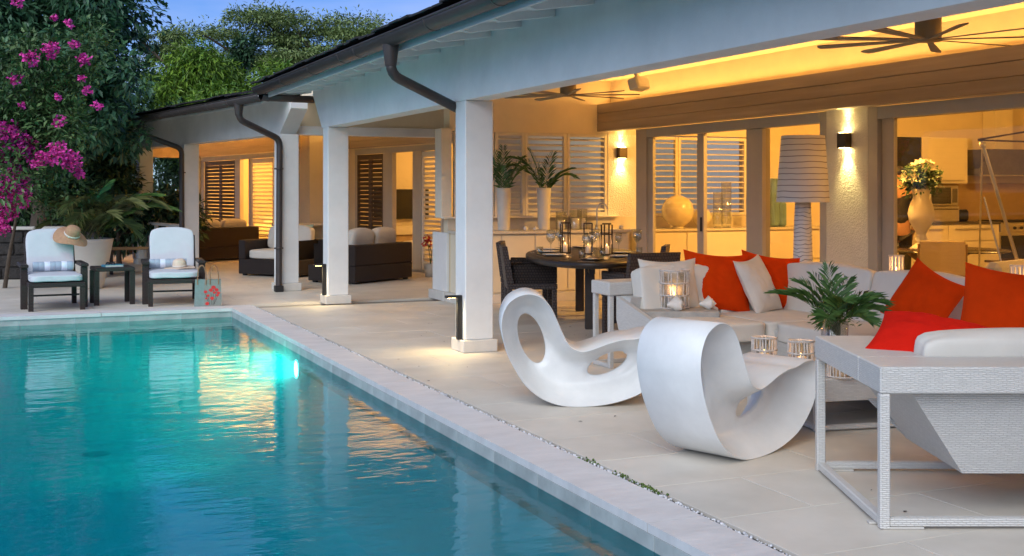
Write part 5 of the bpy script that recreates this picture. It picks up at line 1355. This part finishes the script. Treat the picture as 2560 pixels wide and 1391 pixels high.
# ------------------------------------------------------------------ poolside: loungers, table, pot, bag
def lounger(label, x, y, rz):
    t = thing('lounger', label, 'lounger', (x, y, 0), rz, 'dark framed poolside loungers')
    w2 = .29
    for s_ in (-1, 1):
        B().prism([(.02, 0), (.07, 0), (.085, .28), (0, .28)], 0, s_ * w2 - .028, s_ * w2 + .028).build('front_leg', M_['weaved'], t)
        B().prism([(.93, 0), (.99, 0), (1.02, .28), (.92, .28)], 0, s_ * w2 - .028, s_ * w2 + .028).build('rear_leg', M_['weaved'], t)
        B().box((s_ * (w2 + .055) - .04, .34, .0), (s_ * (w2 + .055) + .04, .41, .50), .008).build('arm_post', M_['weaved'], t)
        B().box((s_ * (w2 + .055) - .048, .30, .501), (s_ * (w2 + .055) + .048, 1.0, .545), .012).build('armrest', M_['weaved'], t)
    B().box((-w2 - .03, 0, .281), (w2 + .03, 1.05, .335), .008).build('seat_frame', M_['weaved'], t)
    B().tube([(-w2, .37, .16), (w2, .37, .16)], .012, 8).build('stretcher', M_['black'], t)
    Mb = T((0, .80, .37), R(-27))
    B().box((-.30, .05, 0), (.30, .09, .57), .012, M=Mb).build('back_frame', M_['weaved'], t)
    B().soft(.60, .80, .085, 8, 10, .005, 1, c=(0, .41, .385)).build('seat_cushion', M_['fabwg'], t)
    b = B(); n = 14; vs_ = []
    b.soft(.56, .085, .56, 9, 12, .006, 3, M=Mb @ T((0, 0, .32)))
    b.build('back_cushion', M_['fabwg'], t)
    return t
l0 = lounger('left poolside lounger with a straw hat hooked on its backrest', .59, 15.10, R(3))
dup(l0, (1.96, 15.13, 0), R(-5), 'right poolside lounger with a hat lying on its seat')
def rolled_towel(label, x, y, rz):
    t = thing('rolled_towel', label, 'towel', (x, y, .50), rz, 'striped rolled towels on the loungers')
    n = 7; L_ = .46
    for k in range(n):
        a = -L_ / 2 + L_ * k / n
        B().lathe([(.0, 0), (.058, 0), (.060, .006), (.060, L_ / n - .004), (.058, L_ / n), (0, L_ / n)], 16, M=T((a, 0, 0), 0, R(90))).build('stripe', M_['towelw'] if k in (2, 5) else M_['towelb'], t)
rolled_towel('striped rolled towel on the left lounger', .56, 15.70, R(3))
rolled_towel('striped rolled towel on the right lounger beside the hat', 1.95, 15.73, R(-5))
def hat(label, loc, rot, m, floppy, s_=1.):
    t = thing('sun_hat', label, 'hat', loc, 0, 'straw sun hats'); t.rotation_euler = rot
    prof = [(0, .12), (.05, .118), (.082, .10), (.095, .06), (.10, .0)]
    cr_ = B().lathe([(r * s_, z * s_) for r, z in prof], 24).build('crown', M_[m], t)
    vs_ = []; fs_ = []; n = 32
    for i, r in enumerate((.0985, .14, .18, .215)):
        for k in range(n):
            a = 2 * pi * k / n; vs_.append((r * s_ * cos(a), r * s_ * sin(a), s_ * (-.001 - floppy * (r - .1) * (1.2 + .8 * sin(2 * a + 1)) + .01 * sin(3 * a) * (r - .1) * 8)))
    for i in range(3):
        for k in range(n): fs_.append((i * n + k, i * n + (k + 1) % n, (i + 1) * n + (k + 1) % n, (i + 1) * n + k))
    B().add(vs_, fs_, True).build('brim', M_[m], t)
    B().lathe([(.0975 * s_, .004), (.101 * s_, .004), (.099 * s_, .028), (.0955 * s_, .028)], 24).build('band', M_['linen'], cr_)
    return t
hat('tan straw hat hooked on the corner of the left lounger', (.80, 16.02, .875), (R(30), R(16), 0), 'straw', .35)
hat('pale straw hat lying on the seat of the right lounger', (2.08, 15.62, .455), (R(4), R(-4), 0), 'strawp', .08, .9)
st = thing('side_table', 'small dark side table between the two loungers', 'side table', (1.27, 15.80, 0), R(4))
B().box((-.24, -.24, .425), (.24, .24, .475), .01).build('tabletop', M_['weaved'], st)
for a in (-1, 1):
    for c in (-1, 1):
        B().prism([(c * .225, .424), (c * .155, .424), (c * .17, 0), (c * .215, 0)], 0, a * .215 - .03, a * .215 + .03).build('leg', M_['weaved'], st)
bk = thing('book', 'blue paperback book on the dark side table', 'book', (1.27, 15.72, .4755), R(12))
B().box((-.11, -.075, .003), (.11, .073, .024)).build('pages', M_['page'], bk)
B().box((-.115, -.08, 0), (.115, .08, .0028)).box((-.115, -.08, .0242), (.115, .08, .027)).box((-.118, -.08, 0), (-.1151, .08, .027)).build('cover', M_['book'], bk)
sg = thing('sunglasses', 'dark sunglasses lying on the blue book', 'sunglasses', (1.25, 15.73, .504), R(-20))
for a in (-.035, .035): B().lathe([(0, 0), (.026, .0), (.028, .004), (0, .006)], 16, (a, 0, .016), M=T((0, 0, 0), R(70))).build('lens', M_['darkglass'], sg)
B().tube([(-.012, 0, .02), (.012, 0, .02)], .003, 6).tube([(-.065, 0, .016), (-.06, .11, .006)], .003, 6).tube([(.065, 0, .016), (.06, .11, .006)], .003, 6).build('frame', M_['black'], sg)
# tote bag
tbg = thing('tote_bag', 'grey jute tote bag with red poppies beside the right lounger', 'bag', (2.335, 14.955, .004), R(-8))
b = B()
b.add([(-.165, -.055, 0), (.165, -.055, 0), (.165, .055, 0), (-.165, .055, 0), (-.155, -.045, .335), (.155, -.045, .33), (.155, .045, .33), (-.155, .045, .335)], [(0, 3, 2, 1), (1, 2, 6, 5), (2, 3, 7, 6), (3, 0, 4, 7)])
b.add([(-.05, -.0551, 0), (.165, -.0551, 0), (.155, -.0451, .33), (-.05, -.0451, .333)], [(0, 1, 2, 3)])
b.build('bag_body', M_['bagfab'], tbg)
B().add([(-.165, -.0551, 0), (-.05, -.0551, 0), (-.05, -.0451, .333), (-.155, -.0451, .335)], [(0, 1, 2, 3)]).build('teal_panel', M_['bagteal'], tbg)
for x in (-.075, .075):
    for y in (-.048, .046):
        B().tube(smoothline([(x - .05, y, .27), (x - .05, y * 1.05, .36), (x - .035, y * .9, .47), (x, y * .8, .505), (x + .035, y * .9, .47), (x + .05, y * 1.05, .36), (x + .05, y, .27)], 5), .007, 8).build('handle', M_['leather'], tbg)
        if x > 0: break
rr = random.Random(9)
for (x, z, r) in ((-.03, .18, .025), (.035, .20, .028), (.065, .235, .03), (.10, .205, .028), (.125, .165, .022), (.11, .135, .02), (.05, .10, .028), (.0, .135, .022), (-.02, .10, .016), (-.01, .035, .025), (.075, .17, .02)):
    b = B(); n = 9; yy = -.0555 + z * .03 - .002
    b.add([(x, yy, z)] + [(x + r * cos(2 * pi * k / n) * rr.uniform(.75, 1.1), yy, z + r * .85 * sin(2 * pi * k / n) * rr.uniform(.75, 1.1)) for k in range(n)], [(0, 1 + k, 1 + (k + 1) % n) for k in range(n)])
    b.build('poppy', M_['poppy'], tbg)
b = B()
for (x0, z0, x1, z1) in ((-.03, .16, .0, .06), (.035, .17, .045, .02), (.065, .21, .06, .02), (.10, .18, .07, .02), (.125, .15, .075, .03), (.0, .12, .02, .02)):
    b.add([(x0 - .002, -.0555 + z0 * .03 - .0012, z0), (x0 + .002, -.0555 + z0 * .03 - .0012, z0), (x1 + .002, -.0555 + z1 * .03 - .0012, z1), (x1 - .002, -.0555 + z1 * .03 - .0012, z1)], [(0, 1, 2, 3)])
b.build('poppy_stem', M_['hair'], tbg)

# potted palm behind the loungers
pp = thing('potted_palm', 'feathery palm in a large cream tapered pot behind the loungers', 'potted palm', (1.13, 18.4, 0))
B().lathe([(0, 0), (.21, 0), (.23, .03), (.30, .35), (.36, .68), (.375, .73), (.345, .735), (.33, .69), (0, .66)], 40).build('pot', M_['pot'], pp)
B().lathe([(0, .67), (.33, .665)], 20).build('soil', M_['slot'], pp)
rr = random.Random(21)
for k in range(26):
    az = rr.uniform(0, 6.28); ln = rr.uniform(.9, 1.5)
    frond(B(), (rr.gauss(0, .08), rr.gauss(0, .08), .66), az, ln, rr.uniform(.95, 1.5), rr.uniform(.6, 1.7), 40, .26, .006, 200 + k, .25, .006).build('palm_frond', M_['palmdry' if k % 3 else 'palm'], pp)
# red flowers by the shutter
rfl = thing('potted_flower', 'small pot of red flowers against the pale shutter', 'potted plant', (*wl(1.35, 3.2), 0))
B().lathe([(0, 0), (.09, 0), (.12, .22), (.11, .22), (0, .2)], 20).build('pot', M_['pot'], rfl)
B().tube([(0, 0, .2), (-.03, 0, .45), (-.06, .02, .62)], .008, 6).tube([(0, 0, .2), (.02, 0, .4), (-.02, .02, .52)], .008, 6).build('stem', M_['stem'], rfl)
for (x, y, z) in ((-.07, .0, .64), (-.03, .03, .55), (-.10, .02, .56)):
    b = B()
    for k in range(30):
        e = V((rr.gauss(0, 1), rr.gauss(0, 1), rr.gauss(0, 1))).normalized(); p = V((x, y, z)) + e * .03; s_ = e.orthogonal().normalized() * .02; b.add([p, p + e * .02 + s_, p + e * .045, p + e * .02 - s_], [(0, 1, 2, 3)])
    b.build('flower_head', M_['petalr'], rfl)

# ------------------------------------------------------------------ trees and shrubs
def leaves(b, centres, n, size, rnd, hang=.35, flat=.0, ratio=.42, shell=.75):
    """leaf sized folded rhombs spread around clump centres [(x,y,z,r)]"""
    tot = sum(c[3] ** 2 for c in centres)
    for (x, y, z, r) in centres:
        for _ in range(max(3, int(n * r * r / tot))):
            d = V((rnd.gauss(0, 1), rnd.gauss(0, 1), rnd.gauss(0, 1) * (1 - flat))).normalized()
            p = V((x, y, z)) + V((d.x, d.y, d.z * (1 - flat * .75))) * r * (rnd.random() ** .4 if rnd.random() < shell else rnd.random())
            e = (d * .7 + V((rnd.gauss(0, .6), rnd.gauss(0, .6), rnd.gauss(0, .4) - hang))).normalized()
            l = size * rnd.uniform(.6, 1.25); s_ = e.cross(V((rnd.gauss(0, .4), rnd.gauss(0, .4), 1)))
            s_ = s_.normalized() if s_.length > .01 else V((1, 0, 0)); up = s_.cross(e) * l * .06
            b.v += [tuple(p), tuple(p + e * l * .45 + s_ * l * ratio * .5 + up), tuple(p + e * l), tuple(p + e * l * .45 - s_ * l * ratio * .5 + up)]
            o = len(b.v) - 4; b.f += [(o, o + 1, o + 2), (o, o + 2, o + 3)]; b.sm += [False, False]
    return b
def clumps(rnd, n, c, rad, r0, r1, floor=None, surf=.55):
    o = []
    while len(o) < n:
        d = V((rnd.gauss(0, 1), rnd.gauss(0, 1), rnd.gauss(0, 1))).normalized(); k = surf + (1 - surf) * rnd.random()
        if rnd.random() < .3: k = rnd.random()
        p = (c[0] + d.x * rad[0] * k, c[1] + d.y * rad[1] * k, c[2] + d.z * rad[2] * k)
        if floor is not None and p[2] < floor: continue
        o.append((*p, rnd.uniform(r0, r1)))
    return o
def tree(name, label, base, cl, n, size, m, seed, trunk_r, hang=.35, flat=0, ratio=.42, cat='tree', group=None, limbs=14, split=None):
    rnd = random.Random(seed); t = thing(name, label, cat, base, 0, group)
    loc = [(x - base[0], y - base[1], z - base[2], r) for x, y, z, r in cl]
    cz_ = sum(c[2] for c in loc) / len(loc); cx_ = sum(c[0] for c in loc) / len(loc); cy_ = sum(c[1] for c in loc) / len(loc)
    f_ = max(.25, min(c[2] for c in loc) * .9)
    b = B(); P0 = [V((0, 0, 0)), V((cx_ * .2, cy_ * .2, f_ * .5)), V((cx_ * .45, cy_ * .45, f_)), V((cx_ * .8, cy_ * .8, cz_))]
    b.tube(smoothline(P0, 4), [trunk_r * (1 - .055 * i) for i in range(13)], 10)
    for c in rnd.sample(loc, min(limbs, len(loc))):
        s_ = P0[2].lerp(P0[3], rnd.random()); e = V(c[:3]); m_ = s_.lerp(e, .5) + V((rnd.gauss(0, .1), rnd.gauss(0, .1), .08)) * trunk_r * 3
        b.tube(smoothline([s_, m_, e], 4), [trunk_r * .45 * (1 - .1 * i) for i in range(9)], 6)
    b.build('trunk', M_['bark'], t)
    leaves(B(), loc, n, size, rnd, hang, flat, ratio).build('crown', M_[m], t)
    return t
rnd = random.Random(31)
def cfp(X, Y, z): x, y = cf(X, Y); return (x, y, z)
# big dark tree, left
c1 = cfp(-8.6, 20.2, 3.9); cl = clumps(rnd, 60, c1, (2.0, 2.4, 2.4), .45, .85, 1.4)
c2 = cfp(-6.75, 19.2, 3.1); cl += clumps(rnd, 26, c2, (.85, 1.0, 1.15), .28, .45, 1.6)
c3 = cfp(-7.2, 20.5, 4.3); cl += clumps(rnd, 24, c3, (.75, 1.1, 1.0), .32, .5)
tree('broadleaf_tree', 'big dark green broadleaf tree spreading over the far end of the roof', cfp(-8.3, 20.6, -.1), cl, 38000, .165, 'leafdark', 1, .22, .55)
# bougainvillea in front of it
rnd = random.Random(32)
cl = clumps(rnd, 34, cfp(-7.0, 16.6, 2.35), (.95, .9, 1.5), .25, .5, .8) + clumps(rnd, 12, cfp(-6.3, 16.9, 3.1), (.7, .6, .8), .2, .4)
bo = tree('bougainvillea', 'bougainvillea bush with magenta flowers in front of the dark tree', cfp(-7.5, 17.4, -.05), cl, 12000, .105, 'leafboug', 2, .035, .25, cat='flowering bush', limbs=22)
bx, by, bz = bo.location
def bracts(pxs):
    for (X, Y, z, r, n) in pxs:
        b = B(); x, y = cf(X, Y); q = random.Random(int((X + z) * 991))
        for _ in range(n):
            d = V((q.gauss(0, 1), q.gauss(0, 1), q.gauss(0, 1))).normalized(); c = V((x - bx, y - by, z - bz)) + V((d.x, d.y, d.z * .9)) * r * q.random() ** .5
            for j in range(3):
                e = (V((q.gauss(0, 1), q.gauss(0, 1), q.gauss(0, 1)))).normalized(); s_ = e.orthogonal().normalized() * .021; l = .048
                b.v += [tuple(c), tuple(c + e * l * .5 + s_), tuple(c + e * l), tuple(c + e * l * .5 - s_)]; o = len(b.v) - 4
                b.f += [(o, o + 1, o + 2), (o, o + 2, o + 3)]; b.sm += [False, False]
        b.build('flower_cluster', M_['bract'], bo)['kind'] = 'stuff'
def pxp(px, py, Y): return ((px - 1280) / 2944 * Y, Y, 1.45 - (py - 475) * Y / 2944)
spec = [(45, 2, .14, 22), (75, 145, .17, 55), (128, 125, .17, 60), (185, 112, .10, 25), (210, 150, .14, 45), (172, 60, .08, 14), (38, 200, .13, 34), (135, 42, .07, 8), (245, 265, .10, 20), (222, 230, .09, 18), (145, 245, .05, 6), (150, 305, .13, 30), (30, 350, .24, 120), (65, 375, .18, 70), (10, 390, .2, 90), (140, 385, .18, 60), (175, 400, .14, 40), (100, 405, .14, 36), (195, 430, .10, 20), (30, 430, .2, 90), (10, 470, .17, 70), (45, 495, .16, 60), (20, 530, .15, 50), (60, 460, .10, 24), (5, 565, .14, 40), (15, 325, .14, 40), (55, 265, .06, 8), (205, 195, .06, 8)]
for k, (px, py, r, n) in enumerate(spec):
    pass
bracts([(*pxp(px, py, 16.0 + (k % 5) * .12), r * (.78 if py < 320 else 1.1), max(12, int(n * (.75 if py < 320 else 1.5)))) for k, (px, py, r, n) in enumerate(spec)])
# lime green tree beyond the wing roof
rnd = random.Random(33); cl = clumps(rnd, 52, cfp(-8.8, 36, 3.35), (3.8, 2.5, 2.0), .5, .95, 1.0) 
tree('mango_tree', 'bright lime green tree with drooping leaves above the far roof', cfp(-8.8, 36.5, -.1), cl, 60000, .24, 'leaflime', 3, .25, .7, 0, .22)
# acacias on the skyline
rnd = random.Random(34); cl = []
for _ in range(120):
    X = rnd.uniform(-13.4, -2.4); h_ = 9.0 - .16 * abs(X + 8.2) ** 1.4 ; x, y = cf(X, 52 + rnd.gauss(0, 1.5)); cl.append((x, y, h_ + .55 * math.sin(X * 2.3) + .35 * math.sin(X * 5.1) - rnd.random() ** 1.2 * 5.2, rnd.uniform(.9, 1.7)))
cl = [(x, y, z + .25, r * .92) for x, y, z, r in cl]
tree('acacia_tree', 'wide feathery acacia tree on the skyline behind the main roof', cfp(-7.5, 52.5, -.1), cl, 110000, .19, 'leafacacia', 4, .4, .1, .72, .34, limbs=30)
cl = []
for _ in range(44):
    X = rnd.uniform(-17.5, -12.8); x, y = cf(X, 55 + rnd.gauss(0, 1.2)); cl.append((x, y, 8.8 - max(0, X + 16.0) * .62 - rnd.random() ** 1.3 * 3.0, rnd.uniform(.45, .85)))
tree('acacia_tree', 'smaller acacia tree sloping down behind the dark tree', cfp(-15.5, 55.5, -.1), cl, 30000, .21, 'leafacacia', 5, .3, .1, .7, .34, limbs=16)
rnd = random.Random(36)
cl = [(*cfp(-10.3 + .0, 44, 0)[:2], 5.9, .35), (*cfp(-10.25, 44, 0)[:2], 6.6, .42), (*cfp(-10.0, 44, 0)[:2], 6.3, .35), (*cfp(-9.85, 44, 0)[:2], 6.75, .45)]
tree('slim_tree', 'slim upright leafy treetop between the lime tree and the acacia', cfp(-10.1, 44, -.1), cl, 900, .28, 'leafhedge', 6, .1, .3, limbs=4)
# dark shrubs behind the garden wall and beyond the wing opening
rnd = random.Random(37)
for k, (X, Y, z, rx_, rz_, l) in enumerate(((-9.6, 22.5, 1.5, 1.5, 1.5, 'dark shrub behind the garden wall at the left picture edge'), (-7.6, 22.8, 1.4, 1.5, 1.5, 'dark shrub behind the potted palm'), (-9.9, 33.5, 1.9, 2.3, 2.2, 'dark leafy shrub seen through the garden opening of the far wing'), (-8.3, 32.0, 1.7, 1.8, 2.1, 'dark leafy shrub at the right of the garden opening'))):
    cl = clumps(rnd, 26, cfp(X, Y, z), (rx_, rx_ * .8, rz_), .3, .55, .1)
    tree('garden_shrub', l, cfp(X, Y, -.1), cl, 7000, .19, 'leafhedge', 50 + k, .06, .35, cat='shrub', group='dark garden shrubs', limbs=10)
